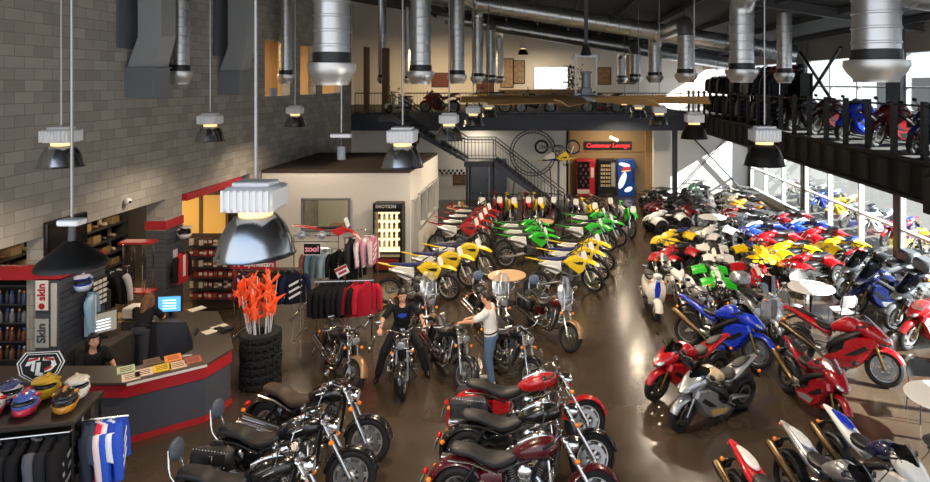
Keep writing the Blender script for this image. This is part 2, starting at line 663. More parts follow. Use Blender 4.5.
def make_sport(o):
    P = Proto((.45, 0, .9), (-.3, 0, .69))
    wheel(P, 'front_wheel', .70, .30, .052, .06, True, 'rim', 5, 'blade')
    wheel(P, 'rear_wheel', -.70, .31, .058, .09, False, 'rim', 5, 'blade')
    b = MB()
    for sg in (1, -1):
        b.tube([(.70, sg * .1, .30), (.60, sg * .1, .53)], .024, 8).tube([(.60, sg * .1, .53), (.44, sg * .1, .9)], .031, 8)
    b.box((.45, 0, .88), (.08, .26, .035), (0, R(22), 0), .01).tube([(.7, -.12, .3), (.7, .12, .3)], .015, 8)
    P.p('front_fork', b, 'fork', None, True)
    P.p('front_fender', MB().arc((.70, 0, .30), .335, 25, 165, .075, .01, .9), 'body', None, True)
    naked = o.get('naked')
    tour = o.get('tour')
    if naked:
        h = MB()
        for sg in (1, -1):
            h.lathe([(.02, -.1), (.05, -.09), (.075, -.02), (.078, .03), (.07, .04)], (.6, sg * .09, .86), (1, 0, -.1), 16)
        i = P.p('headlights', h, 'chrome', None, True)
        l = MB()
        for sg in (1, -1):
            l.ell((.638, sg * .09, .857), (.02, .066, .066))
        P.p('headlight_lens', l, 'lens', i, True)
        P.p('handlebar', MB().tube([(.3, .38, .98), (.4, .22, 1.03), (.44, .08, .97), (.44, -.08, .97), (.4, -.22, 1.03), (.3, -.38, .98)], .012, 8, smooth=3), 'black', None, True)
        P.p('radiator', MB().box((.4, 0, .52), (.06, .32, .3), (0, R(12), 0), .015), 'black')
    else:
        P.p('front_fairing', MB().body([(.26, .87, .10, .08), (.38, .86, .17, .12), (.52, .83, .18, .13), (.66, .78, .13, .095), (.76, .735, .07, .05), (.81, .715, .025, .018)], 2.3, 20), 'body')
        for sg in (1, -1):
            out = [(.58, .76), (.63, .66), (.5, .5), (.42, .35), (.2, .2), (-.12, .17), (-.26, .24), (-.16, .33), (-.02, .4), (.1, .5), (.12, .62), (.3, .72)]
            P.p('side_fairing', MB().prism([(x, z) for x, z in out], sg * .1, sg * .205, .035), 'body')
            P.p('side_vent', MB().prism([(.44, .62), (.5, .57), (.3, .43), (.12, .38), (.2, .45)], sg * .19, sg * .21, .006), 'black')
            P.p('fairing_stripe', MB().prism([(.28, .36), (.2, .25), (-.1, .22), (-.16, .28), (.04, .34)], sg * .19, sg * .209, .006), 'body2')
        P.p('belly_pan', MB().body([(-.22, .2, .1, .05), (.0, .18, .14, .06), (.25, .24, .13, .07), (.4, .36, .08, .06)], 3, 12), 'body')
        l = MB()
        for sg in (1, -1):
            l.ell((.725, sg * .072, .765), (.075, .05, .026), rot=(R(sg * -14), R(24), R(sg * -22)))
        P.p('headlight_lens', l, 'lens')
        P.p('lamp_surround', MB().ell((.71, 0, .762), (.1, .115, .034), rot=(0, R(24), 0)), 'black')
        P.p('air_intake', MB().ell((.79, 0, .705), (.03, .05, .02)), 'black')
        if tour:
            P.p('windscreen', curved_screen([(.7, .86, .14, .1), (.58, 1.0, .19, .14), (.46, 1.16, .19, .14), (.4, 1.25, .13, .08)]), 'screen')
        else:
            P.p('windscreen', curved_screen([(.68, .84, .11, .1), (.58, .94, .155, .15), (.46, 1.03, .16, .14), (.38, 1.07, .11, .08)]), 'screen')
        for sg in (1, -1):
            P.p('clip_on', MB().tube([(.44, sg * .1, .93), (.38, sg * .22, .92), (.3, sg * .34, .9)], .014, 8).tube([(.38, sg * .24, .92), (.29, sg * .35, .9)], .02, 8), 'black', None, True)
    mirrors(P, (.5, .17, .93) if not naked else (.38, .25, 1.02), (.48, .36, 1.05) if not naked else (.36, .38, 1.17), .065, naked or False, 'black')
    P.p('fuel_tank', MB().body([(-.16, .74, .07, .05), (-.06, .80, .13, .09), (.1, .86, .16, .13), (.24, .87, .15, .12), (.33, .85, .08, .08)], 2.6, 20), 'tank' if o.get('tank') else 'body')
    P.p('filler_cap', MB().lathe([(.03, -.01), (.042, 0), (.038, .012), (.01, .015)], (.16, 0, .99), (.05, 0, 1), 14), 'alloy')
    P.p('seat', MB().body([(-.42, .80, .06, .03), (-.34, .77, .13, .05), (-.2, .755, .14, .05), (-.1, .76, .09, .04)], 2.8, 16), 'seat')
    if tour:
        P.p('tail_fairing', MB().body([(-.1, .68, .1, .08), (-.35, .72, .15, .09), (-.7, .82, .14, .08), (-.92, .86, .09, .05), (-.98, .87, .05, .025)], 2.6, 16), 'body')
        P.p('pillion_seat', MB().body([(-.78, .91, .1, .03), (-.62, .89, .13, .04), (-.42, .84, .13, .04)], 2.8, 14), 'seat')
    else:
        P.p('tail_fairing', MB().body([(-.15, .66, .1, .07), (-.35, .74, .145, .07), (-.55, .82, .13, .07), (-.75, .885, .09, .05), (-.9, .92, .05, .03), (-.97, .935, .025, .015)], 2.3, 18), 'body')
        P.p('tail_panel', MB().body([(-.40, .865, .03, .012), (-.5, .885, .085, .02), (-.66, .925, .07, .02), (-.8, .945, .03, .01)], 2.6, 12), 'seat' if o.get('pillion') else 'body2')
    i = P.p('plate_bracket', MB().tube([(-.72, 0, .82), (-.92, 0, .72), (-1.0, 0, .6)], .025, 6).box((-1.0, 0, .6), (.012, .18, .14), (0, R(20), 0), .004), 'black')
    P.p('tail_light', MB().ell((-.955, 0, .905 if not tour else .85), (.03, .06, .022)), 'red')
    signals(P, [(-.9, .16, .74), (-.9, -.16, .74)])
    if naked:
        signals(P, [(.56, .2, .8), (.56, -.2, .8)], True)
    e = MB().box((.12, 0, .46), (.46, .32, .34), (0, R(-18), 0), .05)
    e.lathe([(.02, -.2), (.1, -.19), (.12, -.16), (.12, .16), (.1, .19), (.02, .2)], (.0, 0, .36), 'y', 18)
    P.p('engine', e, 'dengine')
    f = MB()
    for sg in (1, -1):
        f.tube([(.42, sg * .06, .84), (.2, sg * .17, .72), (-.12, sg * .17, .5), (-.14, sg * .13, .36)], [.035, .045, .045, .035], 8, smooth=2)
        f.tube([(-.1, sg * .1, .66), (-.75, sg * .07, .82)], .014, 6)
    P.p('frame', f, 'frame')
    s = MB()
    for sg in (1, -1):
        s.tube([(-.12, sg * .12, .38), (-.4, sg * .15, .4), (-.7, sg * .135, .31)], [.045, .042, .03], 8, smooth=2)
    P.p('swingarm', s, 'alloy')
    for sd in ((-1, 1) if o.get('twin') else (-1,)):
        b = MB().tube([(.1, sd * .12, .22), (-.2, sd * .15, .26), (-.38, sd * .19, .4)], .022, 8, smooth=3)
        b.tube([(-.36, sd * .19, .39), (-.44, sd * .2, .43), (-.9, sd * .225, .66), (-.95, sd * .228, .685)], [.03, .056, .06, .045], 12)
        P.p('exhaust_silencer', b, 'exhaust')
    P.p('rear_hugger', MB().arc((-.7, 0, .31), .35, 50, 120, .09, .01, .4), 'black')
    for sg in (1, -1):
        P.p('footpeg', MB().tube([(-.2, sg * .17, .36), (-.22, sg * .28, .36)], .012, 6).box((-.2, sg * .17, .4), (.12, .02, .1), None, .006), 'alloy')
    P.p('kickstand', MB().tube([(-.02, .13, .22), (-.08, .3, .01)], .011, 6), 'black')
    if o.get('cases'):
        P.p('top_case', MB().box((-.95, 0, 1.02), (.4, .46, .28), None, .07), 'case')
        for sg in (1, -1):
            P.p('pannier', MB().box((-.75, sg * .3, .58), (.5, .18, .36), None, .06), 'case')
    return P


def make_dirt(o):
    P = Proto((.45, 0, 1.0), (-.3, 0, .7))
    wheel(P, 'front_wheel', .74, .345, .045, .045, True, 'rim', 14, 'wire', False)
    wheel(P, 'rear_wheel', -.72, .33, .055, .055, False, 'rim', 14, 'wire', False)
    b = MB()
    for sg in (1, -1):
        b.tube([(.74, sg * .095, .345), (.62, sg * .095, .62)], .022, 8).tube([(.62, sg * .095, .62), (.43, sg * .095, 1.06)], .028, 8)
    b.tube([(.74, -.11, .345), (.74, .11, .345)], .014, 8).box((.45, 0, 1.02), (.07, .25, .035), (0, R(23), 0), .01)
    P.p('front_fork', b, 'fork', None, True)
    g = MB()
    for sg in (1, -1):
        g.prism([(.77, .36), (.73, .36), (.62, .62), (.65, .64)], sg * .11, sg * .135, .006)
    P.p('fork_guard', g, 'body2', None, True)
    P.p('front_fender', MB().body([(.3, .80, .045, .012), (.45, .86, .085, .02), (.68, .87, .09, .02), (.88, .83, .07, .014), (.98, .79, .04, .008)], 3, 14), 'body', None, True)
    P.p('number_plate', MB().prism([(-.09, -.1), (.09, -.1), (.11, .03), (.08, .12), (-.08, .12), (-.11, .03)], 0, .02, .01, 'x').__class__().add(
        [(.555 - z * .3, y, .98 + z) for x in (0,) for y, z in ((-.08, -.12), (.08, -.12), (.11, .02), (.08, .12), (-.08, .12), (-.11, .02))] +
        [(.535 - z * .3, y, .98 + z) for y, z in ((-.08, -.12), (.08, -.12), (.11, .02), (.08, .12), (-.08, .12), (-.11, .02))],
        [(0, 1, 2, 3, 4, 5), (11, 10, 9, 8, 7, 6)] + [(k, (k + 1) % 6, (k + 1) % 6 + 6, k + 6) for k in range(6)]), 'plate', None, True)
    P.p('handlebar', MB().tube([(.3, .4, 1.15), (.4, .2, 1.2), (.42, .06, 1.1), (.42, -.06, 1.1), (.4, -.2, 1.2), (.3, -.4, 1.15)], .012, 8, smooth=3).tube([(.4, .19, 1.195), (.4, -.19, 1.195)], .022, 8), 'black', None, True)
    for sg in (1, -1):
        P.p('grip', MB().tube([(.285, sg * .415, 1.145), (.345, sg * .3, 1.18)], .019, 8), 'grip', None, True)
    P.p('fuel_tank', MB().body([(-.04, .87, .05, .04), (.08, .88, .09, .09), (.22, .9, .1, .1), (.34, .92, .05, .05)], 2.6, 16), 'body')
    for sg in (1, -1):
        P.p('radiator_shroud', MB().prism([(.46, .95), (.56, .8), (.47, .6), (.34, .52), (.22, .62), (.08, .72), (-.04, .86), (.1, .93), (.3, .98)], sg * .07, sg * .17, .03), 'body')
        P.p('shroud_graphic', MB().prism([(.47, .84), (.44, .76), (.3, .78), (.16, .86), (.26, .84), (.34, .85)], sg * .16, sg * .178, .006), 'graphic')
        P.p('side_panel', MB().prism([(-.12, .87), (-.5, .92), (-.66, .86), (-.5, .7), (-.25, .56), (-.1, .62)], sg * .06, sg * .13, .02), 'side')
    P.p('seat', MB().body([(-.72, .97, .06, .02), (-.6, .965, .075, .035), (-.3, .93, .075, .045), (.05, .94, .065, .045), (.2, .99, .04, .02)], 3, 14), 'seat')
    P.p('rear_fender', MB().body([(-.4, .9, .09, .02), (-.65, .93, .1, .022), (-.86, .98, .09, .016), (-1.02, 1.02, .06, .01)], 3, 14), 'body')
    e = MB().box((.06, 0, .44), (.34, .24, .22), None, .05).lathe([(.02, -.16), (.09, -.15), (.1, .15), (.02, .16)], (-.02, 0, .42), 'y', 16)
    e.box((.16, 0, .64), (.16, .16, .24), (0, R(14), 0), .03)
    P.p('engine', e, 'engine')
    f = MB()
    for sg in (1, -1):
        f.tube([(.42, sg * .03, .98), (.1, sg * .1, .8), (-.14, sg * .1, .62), (-.16, sg * .1, .34)], .024, 8, smooth=2)
        f.tube([(.42, sg * .03, .9), (.36, sg * .08, .5), (.2, sg * .1, .28), (-.14, sg * .1, .3)], .018, 8, smooth=2)
        f.tube([(-.1, sg * .07, .72), (-.6, sg * .06, .9)], .014, 6)
    P.p('frame', f, 'frame')
    s = MB()
    for sg in (1, -1):
        s.tube([(-.14, sg * .1, .38), (-.72, sg * .11, .33)], [.035, .024], 8)
    P.p('swingarm', s, 'alloy')
    b = MB().tube([(.24, -.06, .62), (.36, -.13, .56), (.2, -.15, .5), (-.2, -.13, .66)], .02, 8, smooth=3).tube([(-.18, -.13, .65), (-.3, -.14, .72), (-.72, -.15, .86)], [.03, .045, .042], 10)
    P.p('exhaust', b, 'exhaust')
    P.p('shock', MB().tube([(-.2, 0, .42), (-.16, 0, .78)], .035, 10), 'gold')
    P.p('sprocket', MB().torus((-.72, .075, .33), .09, .012, .006, 'y', 20, 4), 'alloy')
    for sg in (1, -1):
        P.p('footpeg', MB().box((-.12, sg * .18, .36), (.05, .12, .02), None, .005), 'alloy')
    P.p('kickstand', MB().tube([(-.1, .12, .36), (-.16, .3, .01)], .011, 6), 'black')
    return P


def make_quad(o):
    P = Proto((.3, 0, .8), (-.25, 0, .9))
    util = o.get('util')
    for x, tw, nm in ((.6, .1, 'front_wheel'), (-.58, .125, 'rear_wheel')):
        for sg in (1, -1):
            y = sg * (.43 if x > 0 else .41)
            t = P.p(nm, MB().lathe([(.15, -tw * .9), (.2, -tw * 1.05), (.255, -tw), (.285, -tw * .6), (.29, 0), (.285, tw * .6), (.255, tw), (.2, tw * 1.05), (.15, tw * .9)], (x, y, .29), 'y', 24, closed=True), 'tyre')
            b = MB().lathe([(.15, tw * .8), (.15, -tw * .8), (.13, -tw * .8), (.11, -.02), (.11, .02), (.13, tw * .8)], (x, y, .29), 'y', 20, closed=True)
            b.lathe([(.13, -.015), (.13, .015)], (x, y, .29), 'y', 16).lathe([(.05, -tw * .7), (.05, tw * .7)], (x, y, .29), 'y', 10)
            P.p('rim', b, 'rim', t)
            k = MB()
            for a in range(16):
                t2 = 2 * PI * a / 16
                k.box((x + .285 * math.cos(t2), y, .29 + .285 * math.sin(t2)), (.022, tw * 1.5, .03), (0, -t2, R(20 if a % 2 else -20)))
            P.p('tread_knobs', k, 'tyre', t)
    n = MB().body([(.2, .78, .1, .07), (.4, .8, .17, .09), (.62, .76, .2, .09), (.82, .68, .15, .08), (.92, .62, .08, .05)], 2.8, 16)
    P.p('front_cowl', n, 'body')
    for sg in (1, -1):
        f = MB()
        rings = []
        for a in range(13):
            t2 = R(28 + 118 * a / 12)
            r = .36
            x, z = .6 + r * math.cos(t2) * 1.05, .31 + r * math.sin(t2)
            lift = .06 * math.sin(t2)
            rings.append([(x, sg * .12, z + .06), (x, sg * .36, z + lift), (x * .98 + .01, sg * .5, z + lift * .2 - .01), (x * .98 + .01, sg * .5, z - .035), (x, sg * .36, z + lift - .025), (x, sg * .12, z + .03)])
        f.loft(rings)
        P.p('front_fender', f, 'body')
        g = MB()
        rings = []
        for a in range(13):
            t2 = R(38 + 110 * a / 12)
            r = .37
            x, z = -.58 + r * math.cos(t2), .33 + r * math.sin(t2)
            rings.append([(x, sg * .1, z + .07), (x, sg * .34, z + .05), (x, sg * .54, z), (x, sg * .54, z - .03), (x, sg * .34, z + .025), (x, sg * .1, z + .03)])
        g.loft(rings)
        P.p('rear_fender', g, 'black' if util else 'body')
        P.p('footwell', MB().box((.02, sg * .36, .3), (.5, .24, .05), None, .015).box((.02, sg * .25, .42), (.5, .03, .24), None, .01), 'black')
        l = MB().ell((.84, sg * .12, .68), (.05, .06, .04))
        P.p('headlight', l, 'lens')
    c = MB().prism([(.9, .68), (.74, .82), (.5, .9), (.3, .87), (.45, .8), (.7, .72)], -.07, .07, .02)
    P.p('nose_panel', c, 'body2')
    P.p('seat', MB().body([(-.72, .84, .12, .03), (-.6, .84, .15, .05), (-.3, .8, .13, .06), (.0, .82, .11, .06), (.14, .86, .07, .03)], 2.8, 16), 'seat')
    P.p('fuel_tank', MB().body([(.0, .84, .08, .04), (.12, .88, .11, .07), (.3, .9, .1, .07), (.4, .88, .05, .04)], 2.6, 14), 'body2')
    P.p('rear_panel', MB().body([(-.9, .68, .1, .04), (-.7, .74, .16, .06), (-.4, .74, .16, .06)], 3, 12), 'body')
    P.p('tail_light', MB().ell((-.93, 0, .68), (.03, .07, .03)), 'red')
    P.p('handlebar', MB().tube([(.12, .4, 1.03), (.24, .2, 1.08), (.28, .06, .98), (.28, -.06, .98), (.24, -.2, 1.08), (.12, -.4, 1.03)], .013, 8, smooth=3).tube([(.24, .18, 1.07), (.24, -.18, 1.07)], .024, 8).tube([(.3, 0, .98), (.42, 0, .7)], .03, 8), 'black', None, True)
    for sg in (1, -1):
        P.p('grip', MB().tube([(.1, sg * .42, 1.02), (.18, sg * .29, 1.055)], .02, 8), 'black', None, True)
    e = MB().box((-.02, 0, .46), (.6, .3, .34), None, .05).box((.45, 0, .42), (.4, .2, .14), None, .03).box((-.5, 0, .36), (.4, .16, .14), None, .03)
    P.p('engine', e, 'dengine')
    b = MB()
    for sg in (1, -1):
        b.tube([(.55, sg * .08, .34), (.6, sg * .36, .29)], .018, 6).tube([(.42, sg * .08, .42), (.6, sg * .36, .33)], .016, 6)
        b.tube([(.5, sg * .12, .72), (.58, sg * .3, .36)], .028, 8).tube([(-.58, 0, .29), (-.58, sg * .38, .29)], .03, 8)
    P.p('suspension', b, 'sus')
    u = MB().tube([(.82, .16, .3), (1.0, .16, .42), (1.0, .13, .62), (.86, .1, .72)], .016, 6, smooth=2).tube([(.82, -.16, .3), (1.0, -.16, .42), (1.0, -.13, .62), (.86, -.1, .72)], .016, 6, smooth=2)
    u.tube([(1.0, -.16, .42), (1.0, .16, .42)], .016, 6).tube([(1.0, -.14, .58), (1.0, .14, .58)], .016, 6)
    P.p('bumper', u, 'bumper')
    P.p('exhaust', MB().tube([(.1, -.14, .5), (-.2, -.2, .56), (-.4, -.2, .62)], .024, 8, smooth=2).tube([(-.38, -.2, .61), (-.9, -.2, .68)], .055, 10), 'exhaust')
    if util:
        for x0, x1, z, w, nm in ((.38, .9, .94, .4, 'front_rack'), (-.95, -.45, .95, .42, 'rear_rack')):
            k = MB()
            for y in [w * (i / 3 - 1) for i in range(7)]:
                k.tube([(x0, y, z), (x1, y, z)], .012, 6)
            for x in (x0, (x0 + x1) / 2, x1):
                k.tube([(x, -w, z), (x, w, z)], .013, 6)
            for x in (x0 + .05, x1 - .05):
                for y in (-w * .6, w * .6):
                    k.tube([(x, y, z), (x, y * .6, z - .22)], .012, 6)
            P.p(nm, k, 'black')
        for sg in (1, -1):
            P.p('mud_flap', MB().box((.12, sg * .46, .48), (.03, .18, .26), (0, R(15), 0), .008), 'black')
    return P


def make_scooter(o):
    P = Proto((.42, 0, .8), (-.25, 0, .9))
    big = o.get('maxi')
    wheel(P, 'front_wheel', .6, .23, .05, .05, True, 'rim', 5, 'blade', True)
    wheel(P, 'rear_wheel', -.6, .23, .055, .06, False, 'rim', 5, 'blade', False)
    P.p('front_fork', MB().tube([(.6, .07, .23), (.48, .07, .5)], .02, 8).tube([(.6, -.07, .23), (.48, -.07, .5)], .02, 8).tube([(.48, 0, .5), (.4, 0, .95)], .03, 8), 'alloy', None, True)
    P.p('front_fender', MB().arc((.6, 0, .23), .285, 5, 165, .1, .012, .8), 'body', None, True)
    w = .3 if big else .22
    rings = []
    for z, x, hw in ((.3, .34, w * .75), (.42, .44, w * .95), (.6, .47, w), (.78, .44, w * .95), (.9, .4, w * .7), (.96, .38, w * .35)):
        r = [(x + .05 * (1 - (j / 5 - 1) ** 2), hw * (j / 5 - 1), z) for j in range(11)]
        rings.append(r + [(p[0] - .05, p[1] * .96, p[2]) for p in r[::-1]])
    P.p('leg_shield', MB().loft(rings), 'body')
    P.p('shield_panel', MB().prism([(-.05, .5), (.05, .5), (.075, .7), (.045, .9), (-.045, .9), (-.075, .7)], .47, .535, .012, 'x'), 'body2')
    P.p('floorboard', MB().box((.12, 0, .27), (.5, .34, .07), None, .02), 'black')
    P.p('rear_body', MB().body([(-.86, .62, .08, .06), (-.75, .58, .15, .14), (-.5, .5, .19, .2), (-.25, .46, .17, .18), (-.1, .4, .12, .12)], 2.8, 18), 'body')
    P.p('seat', MB().body([(-.82, .78, .1, .03), (-.6, .78, .14, .05), (-.3, .76, .14, .05), (-.12, .77, .1, .03)], 2.8, 16), 'seat')
    h = P.p('headset', MB().body([(.28, 1.0, .05, .03), (.36, 1.0, .12, .06), (.44, .99, .1, .06), (.5, .98, .05, .04)], 2.6, 14), 'body', None, True)
    P.p('headlight', MB().ell((.49, 0, .985), (.03, .07, .05)), 'lens', h, True)
    P.p('handlebar', MB().tube([(.3, .33, 1.02), (.37, .1, 1.02), (.37, -.1, 1.02), (.3, -.33, 1.02)], .016, 8), 'black', None, True)
    mirrors(P, (.34, .24, 1.03), (.33, .34, 1.2), .065)
    signals(P, [(.45, .19, .88), (.45, -.19, .88)], False)
    P.p('tail_light', MB().ell((-.87, 0, .62), (.03, .07, .035)), 'red')
    P.p('engine', MB().box((-.45, .13, .26), (.5, .1, .16), None, .03), 'dengine')
    P.p('exhaust', MB().tube([(-.3, -.14, .24), (-.82, -.16, .3)], .045, 10), 'exhaust')
    P.p('kickstand', MB().tube([(-.15, .1, .24), (-.2, .24, .01)], .011, 6), 'black')
    if big:
        P.p('windscreen', curved_screen([(.44, 1.0, .2, .08), (.38, 1.2, .22, .1), (.3, 1.38, .18, .08)]), 'screen')
        P.p('top_case', MB().box((-.85, 0, .98), (.4, .44, .3), None, .08), 'body')
    return P


MAKERS = dict(cruiser=make_cruiser, sport=make_sport, dirt=make_dirt, quad=make_quad, scooter=make_scooter)
SPAN = dict(cruiser=(.84, -.80), sport=(.70, -.70), dirt=(.74, -.72), quad=(.6, -.58), scooter=(.6, -.6))


def ride(kind, name, label, cat, pos, heading, cols=None, opts=None, steer=0, lean=None, group=None, z=0.0, scale=1.0, ref='front', rot=None):
    """stands a vehicle with its front (or rear, or mid) wheel contact at pos"""
    opts = opts or {}
    key = (kind, tuple(sorted(opts.items())))
    if key not in PROTO:
        PROTO[key] = MAKERS[kind](opts)
    P = PROTO[key]
    h = R(heading)
    off = {'front': -SPAN[kind][0], 'rear': -SPAN[kind][1], 'mid': 0.0}[ref] * scale
    loc = (pos[0] + off * math.cos(h), pos[1] + off * math.sin(h), z)
    if lean is None:
        lean = 0 if kind == 'quad' else 7
    root = thing(name, label, cat, loc, rot or (R(-lean), 0, h), group)
    root.scale = (scale,) * 3
    k = dict(DEFK)
    k.update(fender=None, pad=VINYL, tank=None, plate=WHITE, grip=BLACK, graphic=BLACK, side=WHITE, case=BLACK, sus=STEEL, bumper=ALLOY)
    k.update(cols or {})
    for q in ('fender', 'tank'):
        if not k.get(q):
            k[q] = k['body']
    S = Matrix.Translation(P.pivot) @ Matrix.Rotation(R(steer), 4, P.axis) @ Matrix.Translation(-P.pivot) if steer else None
    made = []
    for nm, me, mk, par, st in P.parts:
        o = part(root if par is None else made[par], nm, me, k[mk])
        if S and st and par is None:
            o.matrix_basis = S
        made.append(o)
    return root
# ------------------------------------------------------------------ people
def limb(b, pts, rs, n=10):
    """tapered tube with round joints"""
    b.tube(pts, rs, n)
    for p, r in zip(pts, rs):
        b.ell(p, r * .98, 10, 6)
    return b


def hand(b, wrist, direc, palmn, thumbside, curl=35):
    """palm and five bent fingers; direc = towards the fingertips, palmn = out of the palm"""
    d = Vector(direc).normalized()
    n = Vector(palmn)
    n = (n - d * n.dot(d)).normalized()
    s = d.cross(n).normalized() * thumbside
    w = Vector(wrist)
    for k in (-.5, .5, 1.5, -1.5):
        limb(b, [w + s * k * .008, w + d * .09 + s * k * .021], [.017, .0125], 8)
    for k, L in ((1.5, .072), (.5, .082), (-.5, .076), (-1.5, .06)):
        p = w + d * .09 + s * k * .021
        pts = [p]
        a = 0
        for i in range(3):
            a += R(curl) * (.7 if i == 0 else 1)
            p = p + (d * math.cos(a) + n * math.sin(a)) * L * (.45, .32, .23)[i]
            pts.append(p)
        limb(b, pts, [.0105, .0098, .009, .008], 8)
    p = w + d * .03 + s * .028
    q = p + (s * .7 + d * .7 + n * .3).normalized() * .035
    t = q + (d * .9 + s * .25 + n * .5).normalized() * .03
    limb(b, [p - s * .015, p, q, t], [.015, .014, .0115, .0095], 8)


def head(b, c, fwd, up=(0, 0, 1)):
    f = Vector(fwd).normalized()
    u = Vector(up)
    u = (u - f * u.dot(f)).normalized()
    l = u.cross(f)
    M = Matrix((f, l, u)).transposed().to_4x4()
    M.translation = Vector(c)
    h = MB()
    h.ell((-.012, 0, .02), (.098, .078, .105), 20, 14)
    h.ell((.018, 0, -.045), (.07, .058, .075), 16, 10)
    h.ell((.06, 0, -.085), (.028, .032, .024), 10, 8)
    h.tube([(.082, 0, .02), (.103, 0, -.022)], [.008, .014], 8).ell((.098, 0, -.024), (.016, .017, .012))
    for s in (1, -1):
        h.ell((-.005, s * .079, -.005), (.022, .01, .032), 10, 8, rot=(0, R(-10), 0))
        h.ell((.076, s * .033, .036), (.018, .026, .008), 10, 6)
        h.ell((.055, s * .045, -.03), (.03, .022, .025), 10, 6)
    h.ell((.083, 0, -.056), (.014, .024, .006), 10, 6).ell((.081, 0, -.067), (.014, .021, .007), 10, 6)
    b.merge(h, M)
    return M


def person(label, loc, rz, J, top, pants, hair, hairlen=.0, sleeve='short', shoes='2a2a2c', fingers=None, extra=None, group=None):
    """J: named joints in the figure's own frame, x ahead; one continuous body, clothes and hair as its children"""
    root_cols = {}
    b = MB()
    J = {k: Vector(v) for k, v in J.items()}
    up = (J['neck'] - J['pelvis']).normalized()
    side = (J['shoulder_l'] - J['shoulder_r']).normalized()
    chest = (J['shoulder_l'] + J['shoulder_r']) / 2 - up * .14
    waist = J['pelvis'].lerp(chest, .45)

    def trunk(m, g=0.0, hip=True):
        rings = []
        fw = side.cross(up).normalized()
        for c, wx, dp in ((J['pelvis'] - up * .08, .145, .1), (J['pelvis'], .165, .115), (waist, .14, .1), (chest, .165, .115), (chest + up * .1, .165, .1), (chest + up * .16, .11, .075)):
            rings.append([c + side * (wx + g) * math.cos(2 * PI * k / 18) + fw * (dp + g) * math.sin(2 * PI * k / 18) for k in range(18)])
        if not hip:
            rings = rings[1:]
        m.loft(rings)
    trunk(b)
    limb(b, [chest + up * .1, J['neck'], J['head']], [.075, .054, .05])
    M = head(b, J['head'], J['look'])
    for s in 'lr':
        limb(b, [chest + up * .09, J['shoulder_' + s], J['elbow_' + s], J['wrist_' + s]], [.07, .056, .042, .028])
        limb(b, [J['pelvis'] - up * .03, J['hip_' + s], J['knee_' + s], J['ankle_' + s]], [.09, .088, .056, .04])
        f = J.get('toe_' + s, J['ankle_' + s] + Vector((.17, 0, -.05)))
        limb(b, [J['ankle_' + s] + Vector((-.03, 0, -.04)), f], [.04, .03])
        d = J['wrist_' + s] - J['elbow_' + s]
        hd = J.get('hand_' + s, d)
        hand(b, J['wrist_' + s], hd, J.get('palm_' + s, Vector((0, 0, -1))), J.get('thumb', Vector((0, 0, 0))).x or (1 if s == 'l' else -1), fingers or 38)
    body = single('person', label, 'person', remesh(b, 'body', .0085, 5), SKIN, loc=loc, rot=rz, group=group)
    # shirt
    t = MB()
    trunk(t, .018, hip=False)
    for s in 'lr':
        e = J['shoulder_' + s].lerp(J['elbow_' + s], .72)
        pts, rr = [chest + up * .08, J['shoulder_' + s], e], [.08, .075, .066]
        if sleeve == 'long':
            pts, rr = [chest + up * .08, J['shoulder_' + s], J['elbow_' + s], J['wrist_' + s].lerp(J['elbow_' + s], .1)], [.08, .074, .06, .045]
        limb(t, pts, rr)
    part(body, 'shirt', remesh(t, 'shirt', .012, 4), cloth(top))
    q = MB()
    rings = []
    fw = side.cross(up).normalized()
    for c, wx, dp in ((J['pelvis'] - up * .1, .15, .11), (J['pelvis'] - up * .02, .182, .135), (J['pelvis'] + up * .07, .168, .125)):
        rings.append([c + side * wx * math.cos(2 * PI * k / 18) + fw * dp * math.sin(2 * PI * k / 18) for k in range(18)])
    q.loft(rings)
    for s in 'lr':
        limb(q, [J['pelvis'] - up * .03, J['hip_' + s], J['knee_' + s], J['ankle_' + s] + (J['knee_' + s] - J['ankle_' + s]) * .05], [.105, .108, .084, .072])
    part(body, 'trousers', remesh(q, 'trousers', .012, 4), cloth(pants))
    # belt
    bl = MB()
    c = J['pelvis'] + up * .065
    bl.tube([c + side * .178 * math.cos(2 * PI * k / 24) + fw * .134 * math.sin(2 * PI * k / 24) for k in range(24)], .014, 6, closed=True)
    part(body, 'belt', bl, BLACK)
    for s in 'lr':
        f = J.get('toe_' + s, J['ankle_' + s] + Vector((.17, 0, -.05)))
        k = MB()
        limb(k, [J['ankle_' + s] + Vector((0, 0, .02)), J['ankle_' + s] + Vector((-.03, 0, -.035)), f], [.05, .05, .042])
        part(body, 'shoe', remesh(k, 'shoe', .012, 3), plastic(shoes))
    h = MB()
    h.ell((-.028, 0, .035), (.098, .088, .108), 18, 12)
    h.ell((.03, 0, .1), (.06, .07, .035), 14, 8)
    if hairlen:
        back = [(-.06, .0, .03), (-.11, 0, -.1), (-.12, 0, -.1 - hairlen * .6), (-.1, 0, -.12 - hairlen)]
        h.tube(back, [.09, .085, .08, .03], 12)
        for s in (1, -1):
            h.tube([(-.02, s * .07, .05), (-.03, s * .09, -.06), (-.06, s * .085, -.1 - hairlen * .7)], [.04, .038, .02], 10)
    hm = MB()
    hm.merge(h, M)
    part(body, 'hair', remesh(hm, 'hair', .01, 3), mat('hair ' + hair, hair, .55, noise=.15, scale=80))
    for s in (1, -1):
        e = MB()
        e.merge(MB().ell((.082, s * .033, .02), (.011, .015, .011), 10, 8), M)
        i = part(body, 'eye', e, plastic('f0efec', .2))
        e = MB()
        e.merge(MB().ell((.0925, s * .033, .02), (.003, .0065, .0065), 8, 6), M)
        part(i, 'iris', e, plastic('2b1d14', .2))
        e = MB()
        e.merge(MB().ell((.089, s * .033, .046), (.008, .021, .005), 8, 6), M)
        part(body, 'eyebrow', e, MATS['hair ' + hair])
    e = MB()
